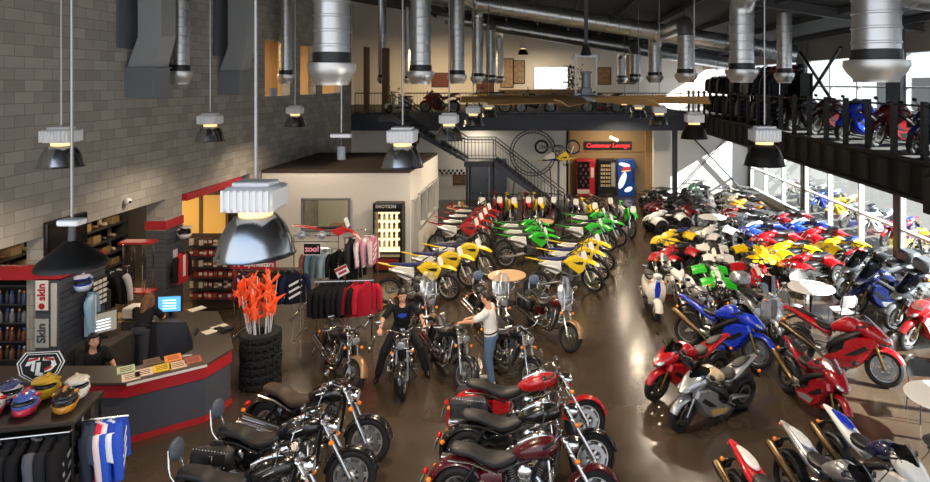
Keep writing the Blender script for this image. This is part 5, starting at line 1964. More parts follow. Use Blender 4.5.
Mc = face_front(-4.42, 13.3, 1.72, R(10), R(25))
poster('price_card', 'red and white card tilted above the black riding jackets', 0, 0, 0, .26, .2, Mc, plastic('e8e4e2'), [('stripe', MB().box((0, .06, .008), (.26, .06, .004)).box((0, -.03, .008), (.18, .05, .004)), REDB)], 'sign')
single('card_holder', 'chrome card holder rising from the black jacket rack', 'holder', MB().tube([(-4.42, 13.52, 1.43), (-4.42, 13.4, 1.56), (-4.42, 13.36, 1.62)], .008, 6), CHROME)
dx_, dy_, dr = -4.75, 15.8, 30
rackstand('tall chrome rack with pink plaid shirts near the cabin', dx_, dy_, 1.85, dr, .9)
hang(dx_, dy_, 1.85, dr, .9, [dict(lab='dark grey shirt left of the pink plaid shirts', col='2c2a30', turn=-32), dict(lab='pink and white striped shirt, left of the plaid pair', col='d89aa8', sleeve='e8d8dc', stripe='f2eef0', turn=-32), dict(lab='white shirt with lilac stripes between the pink ones', col='e6dfe4', sleeve='c890a8', stripe='9a80a8', turn=-37), dict(lab='pink plaid shirt at the right end of the tall rack', col='c87a90', sleeve='e0c8d0', stripe='f4f0f2', turn=-37)], 'plaid shirts on the tall rack')
# sign, goggles and red plastics over the racks
o = thing('display_stand', 'chrome display stand holding goggles and a pink lettered sign', 'stand', (-5.75, 15.25, 0))
part(o, 'frame', MB().tube([(-.5, 0, 0), (-.5, 0, 2.0), (.6, 0, 2.0), (.6, 0, 0)], .014, 8).tube([(-.5, 0, 1.85), (.6, 0, 1.85)], .012, 8), CHROME)
part(o, 'foot', MB().tube([(-.5, -.25, .03), (-.5, .25, .03)], .016, 8).tube([(.6, -.25, .03), (.6, .25, .03)], .016, 8), CHROME)
Mz = face_front(-5.78, 15.2, 1.68)
poster('rack_sign', 'black sign with pink lettering and white edge below the goggles', 0, 0, 0, .44, .3, Mz, GLOSSB, [('lettering', text_mb('zoo!', .19, .004, Matrix.Translation((0, 0, .009)), bold=.008), plastic('f0a0c0')), ('edge', MB().box((0, .14, .008), (.44, .015, .005)).box((0, -.14, .008), (.44, .015, .005)).box((-.21, 0, .008), (.015, .3, .005)).box((.21, 0, .008), (.015, .3, .005)), WHITE)], 'sign')
for i, (x_, c) in enumerate(((-6.05, 'b8c4d8'), (-5.55, 'd0d0d8'))):
    o = thing('goggles', ['blue lensed goggles on the display stand, left pair', 'grey lensed goggles on the display stand, right pair'][i], 'goggles', (x_, 15.22, 1.92))
    part(o, 'frame', MB().torus((0, 0, .09), .09, .025, .03, 'y', 20, 6), plastic('a8adb8'))
    part(o, 'lens', MB().ell((0, -.02, .09), (.085, .03, .075)), mat('goggle lens ' + c, c, .1, .5, coat=1))
    part(o, 'strap', MB().tube([(-.1, .02, .09), (-.17, .08, .06)], .02, 6).tube([(.1, .02, .09), (.17, .08, .06)], .02, 6), BLACK)
o = thing('bike_plastics', 'red and white motocross plastics kit displayed above the goggles', 'plastics', (-5.4, 15.35, 2.02))
part(o, 'rear_fender', MB().body([(-.9, .22, .05, .01), (-.5, .16, .1, .02), (-.1, .1, .08, .025)], 3, 12), paint('c81e28'))
part(o, 'seat', MB().body([(-.3, .16, .06, .03), (.15, .15, .05, .04), (.3, .2, .03, .02)], 3, 12), BLACK)
part(o, 'number_plate', MB().box((.42, 0, .28), (.05, .2, .24), (0, R(-20), 0), .02), WHITE)
part(o, 'front_fender', MB().body([(.3, .14, .05, .02), (.55, .06, .09, .025), (.75, -.12, .06, .012)], 3, 12), paint('c81e28'))
part(o, 'shroud', MB().prism([(.35, .22), (.45, .06), (.25, -.02), (.05, .1)], -.12, -.16, .01), paint('c81e28'))
part(o, 'support', MB().tube([(0, 0, -.02), (0, 0, .14)], .012, 6), CHROME)

# tyre stack with safety flags
TX, TY = -5.5, 11.86
for i in range(7):
    o = thing('tyre', ['knobbly black tyre at the bottom of the stack beside the counter', 'knobbly black tyre second from the bottom of the stack', 'knobbly black tyre third from the bottom of the stack', 'knobbly black tyre in the middle of the stack', 'knobbly black tyre third from the top of the stack', 'knobbly black tyre second from the top of the stack', 'knobbly black tyre on top of the stack around the flags'][i], 'tyre', (TX + rng.uniform(-.012, .012), TY + rng.uniform(-.012, .012), i * .145), R(rng.uniform(0, 60)), 'tyre stack')
    part(o, 'carcass', MB().lathe([(.2, .01), (.3, .0), (.345, .025), (.355, .07), (.345, .118), (.3, .143), (.2, .133), (.19, .07)], (0, 0, 0), 'z', 36, closed=True), RUBBER)
    b = MB()
    for k in range(36):
        a = 2 * PI * k / 36
        for z in ((.035, .105) if k % 2 else (.07,)):
            b.box((.358 * math.cos(a), .358 * math.sin(a), z), (.03, .04, .04), (0, 0, a))
    part(o, 'tread', b, RUBBER)
for i in range(15):
    a = rng.uniform(0, 2 * PI)
    r0, r1 = rng.uniform(.02, .15), rng.uniform(.05, .42)
    x0, y0 = r0 * math.cos(a), r0 * math.sin(a)
    x1, y1 = r1 * math.cos(a) - .1, r1 * math.sin(a)
    h = rng.uniform(1.85, 2.1)
    o = thing('safety_flag', 'orange whip flag on a pale rod bunched in the tyre stack', 'flag', (TX + x0, TY + y0, .02), 0, 'safety flags in the tyre stack')
    part(o, 'rod', MB().tube([(0, 0, 0), (x1 - x0, y1 - y0, h)], .008, 6), plastic('e2e0e4', .3))
    b = MB()
    for q in range(7):
        t = rng.uniform(.66, .97)
        p = Vector(((x1 - x0) * t, (y1 - y0) * t, h * t))
        d = Vector((rng.uniform(-1, 1), rng.uniform(-1, 1), rng.uniform(-1.6, -.3) if q % 3 else rng.uniform(.3, 1))).normalized()
        b.tube([p - d * .05, p + d * .03, p + d * .11, p + d * rng.uniform(.17, .25)], [.02, .042, .03, .003], 5)
    part(o, 'flag', b, mat('orange flag cloth', 'ff5f28', .6, noise=.05))

# ------------------------------------------------------------------ merchandise in the parts department
PK = ['8a2a22', 'b84a2c', 'c8b49a', '6a3a28', 'a8321e', 'd8c8b0', '3a3430', '9a6a3a', 'c23a30', '5a4a40']
pack = MB().box((0, 0, .075), (.1, .06, .15), None, .008).mesh('package')
packl = MB().box((0, -.032, .08), (.08, .004, .06)).mesh('package_label')
o = thing('shelf_unit', 'long pegboard shelf unit of small red packages beyond the grey clad pillar', 'shelf', (-8.35, 15.75, 0))
part(o, 'back_board', MB().box((0, .12, .95), (1.5, .05, 1.9)), mat('brown pegboard', '5a4636', .7))
for r_ in range(6):
    part(o, 'shelf', MB().box((0, -.02, .28 + r_ * .27), (1.5, .26, .02)), STEEL)
for r_ in range(6):
    for c_ in range(12):
        o = single('package', 'small package, %s from the left on the %s shelf up of the pegboard unit' % (ORD[c_], ORD[r_]), 'package', pack, plastic(PK[(r_ * 5 + c_ * 3 + c_ * c_) % 10], .5), 'packages on the pegboard unit', (-9.03 + c_ * .123, 15.7 + rng.uniform(-.02, .03), .292 + r_ * .27), R(rng.uniform(-8, 8)))
        o.scale = (1, 1, rng.uniform(.85, 1.3))
        part(o, 'package_label', packl, plastic(PK[(c_ + 2) % 10] if c_ % 2 else 'd8ccb8', .5))
o = thing('shelf_unit', 'tall shelf of boots and boxes on the back wall of the parts room', 'shelf', (-12.9, 15.5, 0))
for r_ in range(6):
    part(o, 'shelf', MB().box((0, 0, .4 + r_ * .4), (.5, 6.4, .03)), STEEL)
for y_ in (-3.1, 0, 3.1):
    part(o, 'upright', MB().box((0, y_, 1.3), (.5, .04, 2.6)), STEEL)
boot = MB().box((.02, 0, .05), (.28, .1, .1), None, .03).box((-.07, 0, .16), (.11, .1, .2), None, .03).mesh('boot')
for r_ in range(6):
    for c_ in range(16):
        y_ = 12.6 + c_ * .38
        if (r_ + c_) % 3:
            single('shoe', 'shoe, %s from the near end of the %s back wall shelf up' % (ORD[c_], ORD[r_]), 'shoe', boot, plastic(['2a2624', '8a7c68', '5a4030', 'a89c88', '4a2a20'][(r_ * 3 + c_) % 5], .5), 'shoes on the back wall unit', (-12.9, y_, .416 + r_ * .4), R(rng.uniform(-20, 20)))
        else:
            single('shoe_box', 'carton, %s from the near end of the %s back wall shelf up' % (ORD[c_], ORD[r_]), 'box', MB().box((0, 0, .1), (.3, .3, .2), None, .005), plastic(['7a6648', '6a2e22', '34343a'][(r_ + c_) % 3], .6), 'cartons on the back wall unit', (-12.9, y_, .416 + r_ * .4))
o = thing('bottle_shelf', 'dark shelf of oil bottles at the far left behind the counter', 'shelf', (-9.55, 11.2, 0))
part(o, 'back_board', MB().box((0, .2, 1.15), (1.1, .04, 2.3)), DARKW)
for r_ in range(5):
    part(o, 'shelf', MB().box((0, 0, .82 + r_ * .33), (1.1, .36, .025)), STEEL)
part(o, 'side_panel', MB().box((-.53, 0, 1.1), (.04, .38, 2.2)).box((.53, 0, 1.1), (.04, .38, 2.2)), BLACK)
bot = MB().lathe([(.01, 0), (.04, 0), (.042, .02), (.042, .13), (.03, .16), (.016, .18), (.016, .2)], (0, 0, 0), 'z', 12).mesh('bottle')
cap = MB().lathe([(.019, .195), (.019, .225), (.005, .226)], (0, 0, 0), 'z', 10).mesh('cap')
for r_ in range(4):
    for c_ in range(9):
        o = single('oil_bottle', 'bottle, %s from the left on the %s row up of the dark bottle shelf' % (ORD[c_], ORD[r_]), 'bottle', bot, plastic([['2c3a5c', '1c2030'], ['6a6c70', '2a3040'], ['5a3420', '3a2018'], ['6a4028', '2a2a30']][3 - r_][c_ % 2], .35), 'oil bottles on the dark shelf', (-9.98 + c_ * .108, 11.05 + .03 * (c_ % 2), .834 + r_ * .33))
        part(o, 'cap', cap, plastic(['3a6ac0', 'd0d0d0', 'e08a3a', '20202a'][(3 - r_ + c_) % 4], .4))
# lit office window behind the parts room
o = struct('window_21', MB().box((-11.2, 18.77, 1.75), (.08, .1, 1.3)).box((-10.5, 18.77, 1.75), (.08, .1, 1.3)).box((-9.7, 18.77, 1.75), (.08, .1, 1.3)).box((-10.45, 18.77, 1.12), (1.6, .1, .08)).box((-10.45, 18.77, 2.42), (1.6, .1, .1)), WOOD)
wpart(o, 'pane', MB().box((-10.45, 18.79, 1.77), (1.5, .02, 1.25)), mat('lit ochre pane', 'd8a85a', .4, emit='e0a850', estr=.25))['kind'] = 'structure'
# gear on the clad pillar and by it
garment('red and black jacket on the grey clad pillar', -8.78, 14.85, 1.72, 0, 'c02430', '1a1618', panel='e8e4e2', seed=2)
helmet('black and white helmet on a bracket of the grey clad pillar', -8.74, 14.9, 2.02, -40, '17171a', 'e2e2e2', 'cross', None)
single('helmet_bracket', 'small steel bracket under the black and white helmet', 'bracket', MB().box((-8.8, 14.9, 2.0), (.26, .1, .02)), STEEL)
garment('pale blue and white ladies riding jacket on the slat column', -8.33, 11.3, 1.95, 25, '9dbdd4', '86a8c2', panel='e8ecee', seed=0)
o = helmet('blue and white peaked helmet on the slat column above the pale blue jacket', -8.36, 11.15, 2.02, -60, '1c3f9a', 'c8d4ee', 'cross', None)
single('helmet_bracket', 'small steel bracket under the blue peaked helmet', 'bracket', MB().box((-8.42, 11.15, 2.0), (.26, .1, .02)), STEEL)
o = thing('fork_rack', 'red and chrome suspension fork display rack left of the grey clad pillar', 'rack', (-9.15, 13.85, 0))
part(o, 'frame', MB().box((0, 0, .06), (.7, .4, .06)).box((0, 0, 2.2), (.7, .3, .05)).box((0, 0, 1.1), (.7, .3, .04)), REDB)
for k in range(6):
    part(o, 'fork_leg', MB().tube([(-.3 + k * .12, -.05 + .1 * (k % 2), .1), (-.3 + k * .12, -.05 + .1 * (k % 2), 2.15)], .02, 8), CHROME)
o = thing('ladder_frame', 'white crossed display frame among the clothing left of the pillar', 'frame', (-10.0, 12.75, 1.1))
fr = MB()
for x_ in (-.18, .18):
    fr.box((x_, 0, .55), (.03, .03, 1.1))
for z_ in (.3, .55, .8, 1.08):
    fr.box((0, 0, z_), (.36, .03, .03))
fr.tube([(-.18, 0, .8), (.18, 0, 1.08)], .014, 6).tube([(.18, 0, .8), (-.18, 0, 1.08)], .014, 6)
part(o, 'frame', fr, plastic('d8d0c0'))
single('display_cabinet', 'low dark cabinet under the white crossed frame', 'cabinet', MB().box((-10.0, 12.75, .55), (.7, .5, 1.1), None, .01), DARKW)
rackstand('dark clothing rail between the counter and the fork rack', -9.4, 13.2, 1.75, 60, .9)
hang(-9.4, 13.2, 1.75, 60, .9, [dict(lab='navy jacket on the clothing rail behind the counter', col='1e2748'), dict(lab='black and white jacket on the clothing rail behind the counter', col='1a1a1e', stripe='d8d8dc', turn=15), dict(lab='dark jacket at the far end of the clothing rail', col='222026', sleeve='c8c8cc', turn=10)], 'jackets on the rail behind the counter')
for i in range(6):
    single('storage_tin', 'dark tin on the rear counter, %s up in its tower' % ORD[i], 'tin', MB().lathe([(.02, 0), (.085, 0), (.085, .085), (.078, .095), (.02, .095)], (0, 0, 0), 'z', 18), plastic(['1c1c20', '2a302c', '20242a'][i % 3], .35), 'tower of tins on the rear counter', (-8.95, 12.55, ZC + i * .096))
single('counter_return', 'wooden topped return counter under the tower of tins', 'counter', MB().box((-8.85, 12.6, .49), (.6, .5, .98)).box((-8.85, 12.6, .975), (.64, .54, .03)), mat('pale wood top', 'b49468', .5, scale=6))

# ------------------------------------------------------------------ lit cabinet by the cabin
o = thing('lit_display_case', 'black glazed display case with bright lit shelves against the cabin', 'display case', (-4.87, 19.05, 0))
part(o, 'body', MB().box((0, .2, .95), (.86, .1, 1.9)).box((-.41, -.02, .95), (.05, .5, 1.9)).box((.41, -.02, .95), (.05, .5, 1.9)).box((0, -.02, 1.87), (.86, .5, .06)).box((0, -.02, .24), (.86, .5, .48)), BLACK)
part(o, 'lit_back', MB().box((0, .13, 1.18), (.76, .02, 1.3)), mat('lit case back', 'fff0d0', .5, emit='ffdca0', estr=1.6))
for z_ in (.75, 1.02, 1.3, 1.57):
    part(o, 'shelf', MB().box((0, 0, z_), (.76, .3, .015)), CLEAR)
part(o, 'glass_door', MB().box((0, -.25, 1.18), (.76, .012, 1.32)), GLASS)
part(o, 'base_panel', MB().box((0, -.275, .26), (.7, .02, .34)), plastic('8a2a1a', .5))
h = part(o, 'header', MB().box((0, -.05, 2.0), (.9, .4, .2), None, .02), BLACK)
part(h, 'lettering', text_mb('SMOTION', .14, .004, face_front(-.05, -.256, 2.0), bold=.003), plastic('d8d4d0'))
for k in range(20):
    single('trinket', 'small figure, %s from the left on the %s shelf up inside the lit case' % (ORD[k % 5], ORD[k // 5]), 'trinket', MB().lathe([(.02, 0), (.045, .0), (.035, .06), (.05, .1), (.03, .15), (.008, .17)], (0, 0, 0), 'z', 10), plastic(['c8742a', 'e8d8b0', '8a4a20', 'f0e4c8', 'a03a20'][(k * 3) % 5], .4), 'figures in the lit case', (-5.17 + (k % 5) * .15, 19.03, [.76, 1.03, 1.31, 1.58][k // 5]))

# ------------------------------------------------------------------ lounge
MX = 31.75


def vending(lab, x, w_, side, faces):
    o = thing('vending_machine', lab, 'vending machine', (x, MX, 0))
    part(o, 'cabinet', MB().box((0, .1, .92), (w_, .75, 1.84), None, .02), side)
    for n_, mb, m_ in faces:
        part(o, n_, mb, m_)
    return o


dk = mat('dark vending glass', '16181c', .15)
itm = MB()
itm2 = MB()
for r_ in range(6):
    for c_ in range(4):
        (itm if (r_ + c_) % 2 else itm2).box((-.26 + .13 * c_, -.31, .55 + r_ * .2), (.09, .02, .12))
vending('red soda vending machine with dark glass front', 1.92, .92, plastic('b8202c', .35), [('glass_front', MB().box((-.12, -.29, 1.08), (.62, .03, 1.36)), dk), ('bottles', itm, plastic('6a3038')), ('drop_door', MB().box((-.12, -.29, .24), (.62, .03, .2)), plastic('d8d0cc')), ('coin_panel', MB().box((.33, -.285, 1.2), (.16, .02, .5)), plastic('e0c8c4'))])
vending('black snack vending machine between the two soda machines', 2.98, .92, BLACK, [('glass_front', MB().box((-.12, -.29, 1.08), (.62, .03, 1.36)), dk), ('snacks', itm, plastic('c8a060')), ('snacks', itm2, plastic('b8b0a0')), ('coin_panel', MB().box((.33, -.29, 1.1), (.2, .03, 1.2)), plastic('9a9a9c'))])
sw = MB().ell((-.1, -.285, 1.6), (.3, .012, .1), rot=(0, R(12), 0)).ell((-.2, -.285, .8), (.16, .012, .45), rot=(0, R(20), 0)).ell((.1, -.285, .35), (.22, .012, .12), rot=(0, R(-25), 0))
vending('blue soda vending machine with white swirls and round logo', 3.98, .88, plastic('1d4fb0', .3), [('swirls', sw, mat('bright white panel', 'eaf2fa', .3, emit='dcecff', estr=.5)), ('logo_upper', MB().ell((-.02, -.3, 1.37), (.24, .012, .13), rot=(0, R(-14), 0)), plastic('d8343a', .3)), ('logo_band', MB().ell((-.02, -.305, 1.28), (.25, .012, .05), rot=(0, R(-10), 0)), WHITE), ('coin_panel', MB().box((.36, -.285, 1.1), (.12, .02, .7)), plastic('16306a'))])
Ml = face_front(3.1, 32.2, 2.5)
poster('lounge_sign', 'black sign with red italic Customer Lounge lettering above the machines', 0, 0, 0, 2.5, .44, Ml, GLOSSB, [('lettering', text_mb('Customer Lounge', .31, .006, Matrix.Translation((0, 0, .012)), .25, bold=.012), mat('red sign letters', 'e03038', .4, emit='e03038', estr=.35))], 'sign')
o = thing('pendant_lamp', 'small white track lamp in front of the lounge sign', 'lamp', (3.15, 29.6, 2.98))
part(o, 'stem', MB().tube([(0, 0, .2), (0, 0, .6)], .01, 6), STEEL)
part(o, 'shade', MB().tube([(-.2, 0, .2), (.2, 0, .02)], .07, 10), mat('lit tube', 'f4f0e4', .4, emit='fff2d8', estr=1.5))

# hoop display, doors and checker band under the rear floor
o = thing('hoop_stand', 'round steel truss hoop stand with the upside down dirt bike', 'stand', (-.71, 29.3, 0))
for r_ in (1.09, .95):
    part(o, 'hoop', MB().tube([(r_ * math.cos(2 * PI * k / 40), 0, 2.45 + r_ * math.sin(2 * PI * k / 40)) for k in range(40)], .025, 8, closed=True), STEEL)
b = MB()
for k in range(40):
    a, c = 2 * PI * k / 40, 2 * PI * (k + .5) / 40
    b.tube([(.95 * math.cos(a), 0, 2.45 + .95 * math.sin(a)), (1.09 * math.cos(c), 0, 2.45 + 1.09 * math.sin(c))], .01, 5)
part(o, 'lattice', b, STEEL)
part(o, 'leg', MB().tube([(-.8, 0, 1.8), (-1.0, -.3, 0)], .03, 8), STEEL)
part(o, 'leg', MB().tube([(.8, 0, 1.8), (.9, .3, 0)], .03, 8), STEEL)
part(o, 'bike_post', MB().tube([(1.2, -.5, 0), (1.2, -.5, 2.2)], .05, 10).box((1.2, -.5, .02), (.5, .5, .04)), mat('slate post', '4a5266', .5))
ck = MB()
ck2 = MB()
for i in range(12):
    for j in range(2):
        (ck if (i + j) % 2 else ck2).box((-5.3 + i * .105, 30.47, 1.32 + j * .12), (.105, .03, .12))
o = single('checker_band', 'black and white chequered band on the white wall beyond the cabin', 'wall trim', ck, GLOSSB)
cw = MB()
lo = Vector(o.location)
part(o, 'white_squares', MB().merge(ck2, Matrix.Translation(-lo)), WHITE)
for i, x in enumerate((-3.35, -2.45)):
    o = struct('door_%d' % (i + 1), MB().box((x, 30.46, 1.02), (.82, .06, 2.04)), mat('grey blue door', '6a7688', .5))
    part(o, 'door_handle', MB().tube([(x + .3 - o.location.x, -.06, 1.0), (x + .38 - o.location.x, -.06, 1.0)], .015, 8), CHROME)['kind'] = 'structure'
poster('wall_picture', 'framed brown picture on the white wall beyond the cabin', 0, 0, 0, .75, .5, face_front(-4.3, 30.46, 1.0), plastic('6a4a34'), [('print', MB().box((0, 0, .008), (.6, .36, .005)), mat('picture print', 'a8805a', .6, scale=8, col2='3a4a3a'))], 'picture')


# ------------------------------------------------------------------ tables and chairs
def table(lab, x, y, z=.75, r=.5, top='c9a27a'):
    o = thing('round_table', lab, 'table', (x, y, 0))
    part(o, 'tabletop', MB().lathe([(.02, z), (r - .01, z), (r, z - .015), (r - .01, z - .03), (.02, z - .03)], (0, 0, 0), 'z', 40), plastic(top, .35))
    part(o, 'column', MB().tube([(0, 0, .03), (0, 0, z - .03)], .035, 10), BLACK)
    part(o, 'base', MB().lathe([(.02, .05), (.06, .05), (.25, .02), (.27, 0), (.02, 0)], (0, 0, 0), 'z', 24), BLACK)
    return o


def chair(lab, x, y, rz, c='33363c', frame=BLACK):
    o = thing('stacking_chair', lab, 'chair', (x, y, 0), R(rz), 'chairs at the showroom tables')
    m_ = plastic(c, .45)
    part(o, 'seat', MB().body([(-.21, .45, .19, .018), (0, .44, .21, .02), (.22, .46, .19, .015)], 4, 14), m_)
    b = MB()
    rings = []
    for z_, w_, x_ in ((.6, .2, -.23), (.7, .215, -.25), (.82, .2, -.275), (.88, .14, -.285)):
        r = [(x_ - .03 * (1 - (j / 4 - 1) ** 2), w_ * (j / 4 - 1), z_) for j in range(9)]
        rings.append(r + [(p[0] + .02, p[1], p[2]) for p in r[::-1]])
    part(o, 'backrest', b.loft(rings), m_)
    for s in (1, -1):
        part(o, 'leg', MB().tube([(.2, s * .19, .44), (.23, s * .21, 0)], .011, 6), frame)
        part(o, 'leg', MB().tube([(-.28, s * .17, .85), (-.22, s * .19, .45), (-.26, s * .21, 0)], .011, 6), frame)
    return o


table('round tan cafe table behind the cruisers with windshields', -1.07, 16.15)
chair('dark chair right of the tan table behind the cruisers', -.55, 15.75, 120)
table('round tan cafe table between the green and yellow dirt bikes', -.29, 22.4)
chair('dark blue chair in front of the table by the green dirt bikes', -.2, 21.75, 90)
chair('dark red chair right of the table by the green dirt bikes', .45, 22.5, 185, '3a1e1e')
table('small round table behind the red dirt bikes beside the cabin', -3.65, 25.0, .75, .45)
for i, (dx, dy, c) in enumerate(((-.2, -.1, 'b02a22'), (.05, .1, 'e8e4da'), (.2, -.08, 'c88a2a'))):
    single('drink_cup', ['red cup on the table beside the cabin', 'white cup on the table beside the cabin', 'amber cup on the table beside the cabin'][i], 'cup', MB().lathe([(.01, 0), (.04, 0), (.055, .2), (.045, .2), (.032, .02), (.01, .02)], (0, 0, 0), 'z', 14), plastic(c), 'cups on the small table', (-3.65 + dx, 25 + dy, .751))
table('round white cafe table among the quads and touring bikes', 6.45, 15.2, .75, .55, 'eceae6')
chair('pale grey chair right of the white table', 6.85, 14.45, 100, '9c9c9e')
chair('grey chair left of the white table', 5.75, 14.75, 30, '84888e')
chair('grey chair behind the white table', 6.5, 15.95, 265, '8a8a8c')
table('round white cafe table among the white quads further back', 6.15, 23.2, .75, .52, 'eceae6')
table('round white cafe table at the right edge of the front row', 6.3, 9.9, .75, .55, 'eceae6')
chair('black chair behind the white table at the right edge', 6.5, 10.65, 265, '222226')

# ------------------------------------------------------------------ upper rear floor
o = thing('reception_desk', 'long pale wood desk on the rear upper floor under the window', 'desk', (-.5, 38.2, ZM))
part(o, 'top', MB().box((0, 0, 1.02), (5.2, .7, .06), None, .01), mat('pale desk wood', 'b8946a', .5, scale=5))
part(o, 'front', MB().box((0, .02, .5), (5.0, .6, .98)), mat('desk front', 'a89070', .6))
o = thing('potted_tree', 'dark leafy potted tree in front of the upper window', 'plant', (1.55, 39.6, ZM))
part(o, 'pot', MB().lathe([(.02, 0), (.18, 0), (.24, .4), (.2, .4), (.18, .3), (.02, .3)], (0, 0, 0), 'z', 18), plastic('5a3a28'))
part(o, 'trunk', MB().tube([(0, 0, .3), (.03, 0, .9), (0, 0, 1.6)], .03, 8), WOOD)
lv = MB()
for k in range(170):
    p = Vector((rng.gauss(0, .24), rng.gauss(0, .24), rng.uniform(.9, 2.6)))
    lv.ell(p, (.11, .05, .012), 6, 4, rot=(rng.uniform(-1, 1), rng.uniform(-1, 1), rng.uniform(0, 6)))
part(o, 'foliage', lv, plastic('1f2a1c', .6))
for i, (px, py, w_, h_, c, c2) in enumerate(((507, 73, .9, 2.0, '8a5a38', 'd8c0a0'), (519, 72, .8, 1.6, '6a3a2a', 'c8b89a'), (485, 84, 1.2, 1.4, '7a3a2a', '3a2a22'), (440, 80, 1.2, 1.0, '3a2a26', '8a3a2a'), (604, 76, 1.0, 1.2, 'c89a6a', '5a3a2a'), (627, 68, 1.2, 2.2, 'd8a878', '8a5a40'))):
    x = (px - 548) * 42 / F
    z = EYE - (py - 83) * 42 / F
    poster('wall_poster', 'framed brown print on the rear upper wall, %s from the left' % ORD[[2, 3, 1, 0, 4, 5][i]], 0, 0, 0, w_, h_, face_front(x, 42.07, max(z, ZM + h_ / 2 + .05)), plastic('2c2522'), [('print', MB().box((0, 0, .008), (w_ - .12, h_ - .12, .005)), mat('poster print %d' % i, c, .6, scale=4, col2=c2))], 'poster')
struct('trim_6', MB().box((-8.6, 29.4, 5.9), (.12, .6, 3.1)).box((-7.9, 30.2, 5.9), (.3, .3, 3.1)), WOOD)
single('desk_screen', 'small monitor back standing on the sill of the office opening', 'monitor', MB().box((-8.95, 20.2, 5.46), (.06, .4, .26), None, .01).box((-8.95, 20.2, 5.34), (.16, .16, .02)), plastic('8aa0c0', .3))
# ------------------------------------------------------------------ vehicles in their places
RED, DRED, YEL, GRN, BLU, WHT, SIL, ORG, NAVY, COP = paint('b0141c'), paint('4c0c16'), paint('f2cc12'), paint('2fc02c'), paint('1436c0'), paint('eceae6'), mat('silver metallic paint', 'b8bbbf', .3, .7, coat=.6), paint('e8901e'), paint('141c4c'), mat('copper metallic paint', '9c7858', .3, .5, coat=.6)
MAROON, TANP, GREYP, CAMO, KHAK = paint('6a1018'), paint('7c7058'), paint('5c6064'), mat('camouflage plastic', '6a6448', .5, scale=5, col2='2a2c20'), paint('4a4c3c')
DGRN = paint('2c4a34')
BLUESEAT, BLKSEAT, GREYSEAT = plastic('1b2a66', .6), VINYL, plastic('4a4c52', .6)
WHITEWALL = ALLOY


def cr(lab, px, py, hd, cols=None, opts=None, steer=0, group='cruiser motorcycles', scale=1.0, name='cruiser_motorcycle', lean=7):
    return ride('cruiser', name, lab, 'motorcycle', at(px, py), hd, cols, opts, steer, lean, group, scale=scale)


CHR = dict(rim=mat('polished wheel alloy', 'd6d5d2', .3, .85))
# left foreground trio
cr('black cruiser with dark brown seat nearest the tyre stack', 366, 466, -17, dict(body=GLOSSB, seat=plastic('3a2c24', .55), **CHR), {}, 18, 'black cruisers left of the aisle', 1.1)
cr('black studded cruiser with raised backrest, middle of the front left trio', 350, 502, -4, dict(body=GLOSSB, bag=VINYL, pad=plastic('3c4654', .5), **CHR), dict(backrest=1, bags=1), 12, 'black cruisers left of the aisle', 1.1)
cr('black touring cruiser with saddlebags and backrest closest to the camera', 328, 549, -1, dict(body=GLOSSB, pad=plastic('3c4654', .5), **CHR), dict(backrest=1, bags=1, guard=1), 12, 'black cruisers left of the aisle', 1.1)
# centre foreground
cr('bright red cruiser with black saddlebags in the centre front row', 585, 444, -3, dict(body=RED, bag=plastic('2a2d34', .45), **CHR), dict(bags=1), 20, 'cruisers in the centre front row', 1.1)
cr('black chromed cruiser between the bright red and the maroon one', 592, 483, -4, dict(body=GLOSSB, **CHR), {}, 20, 'cruisers in the centre front row', 1.1)
cr('dark maroon cruiser at the bottom of the centre front row', 594, 525, -4, dict(body=DRED, **CHR), dict(guard=1), 18, 'cruisers in the centre front row', 1.1)
# second row, facing the camera
cr('black cruiser with copper fenders left of the seated rider', 352, 393, -56, dict(body=GLOSSB, fender=COP), dict(fender=1), 18, 'cruisers in the second row')
cr('black cruiser being straddled by the seated rider', 402, 398, -77, dict(body=GLOSSB), {}, -10, 'cruisers in the second row', lean=0)
cr('black cruiser whose handlebar the standing man holds', 463, 391, -62, dict(body=GLOSSB, **CHR), {}, 20, 'cruisers in the second row')
cr('black cruiser right of the standing man', 530, 393, -60, dict(body=GLOSSB, **CHR), {}, 20, 'cruisers in the second row')
cr('copper fendered cruiser with tall windshield behind the seated rider', 430, 345, -56, dict(body=GLOSSB, fender=COP, screen=CLEAR), dict(fender=1, screen=1), 12, 'cruisers in the second row')
cr('black cruiser with windshield and blue backrest behind the standing man', 503, 346, -62, dict(body=GLOSSB, screen=CLEAR, pad=plastic('5a6a88', .5)), dict(screen=1, backrest=1), 6, 'cruisers in the second row')
cr('dark red and copper cruiser with windshield and blue backrest beside the aisle', 569, 352, -60, dict(body=DRED, fender=COP, screen=CLEAR, pad=plastic('5a6a88', .5)), dict(fender=1, screen=1, backrest=1, bags=1), 16, 'cruisers in the second row')


def db(lab, x, y, hd, body, seat=None, steer=0, group=None, **k):
    c = dict(body=body, seat=seat or BLKSEAT, rim=ALLOY, exhaust=ALLOY)
    c.update(k)
    return ride('dirt', 'dirt_bike', lab, 'dirt bike', (x, y), hd, c, {}, steer * 1.3, 7, group, scale=1.05)


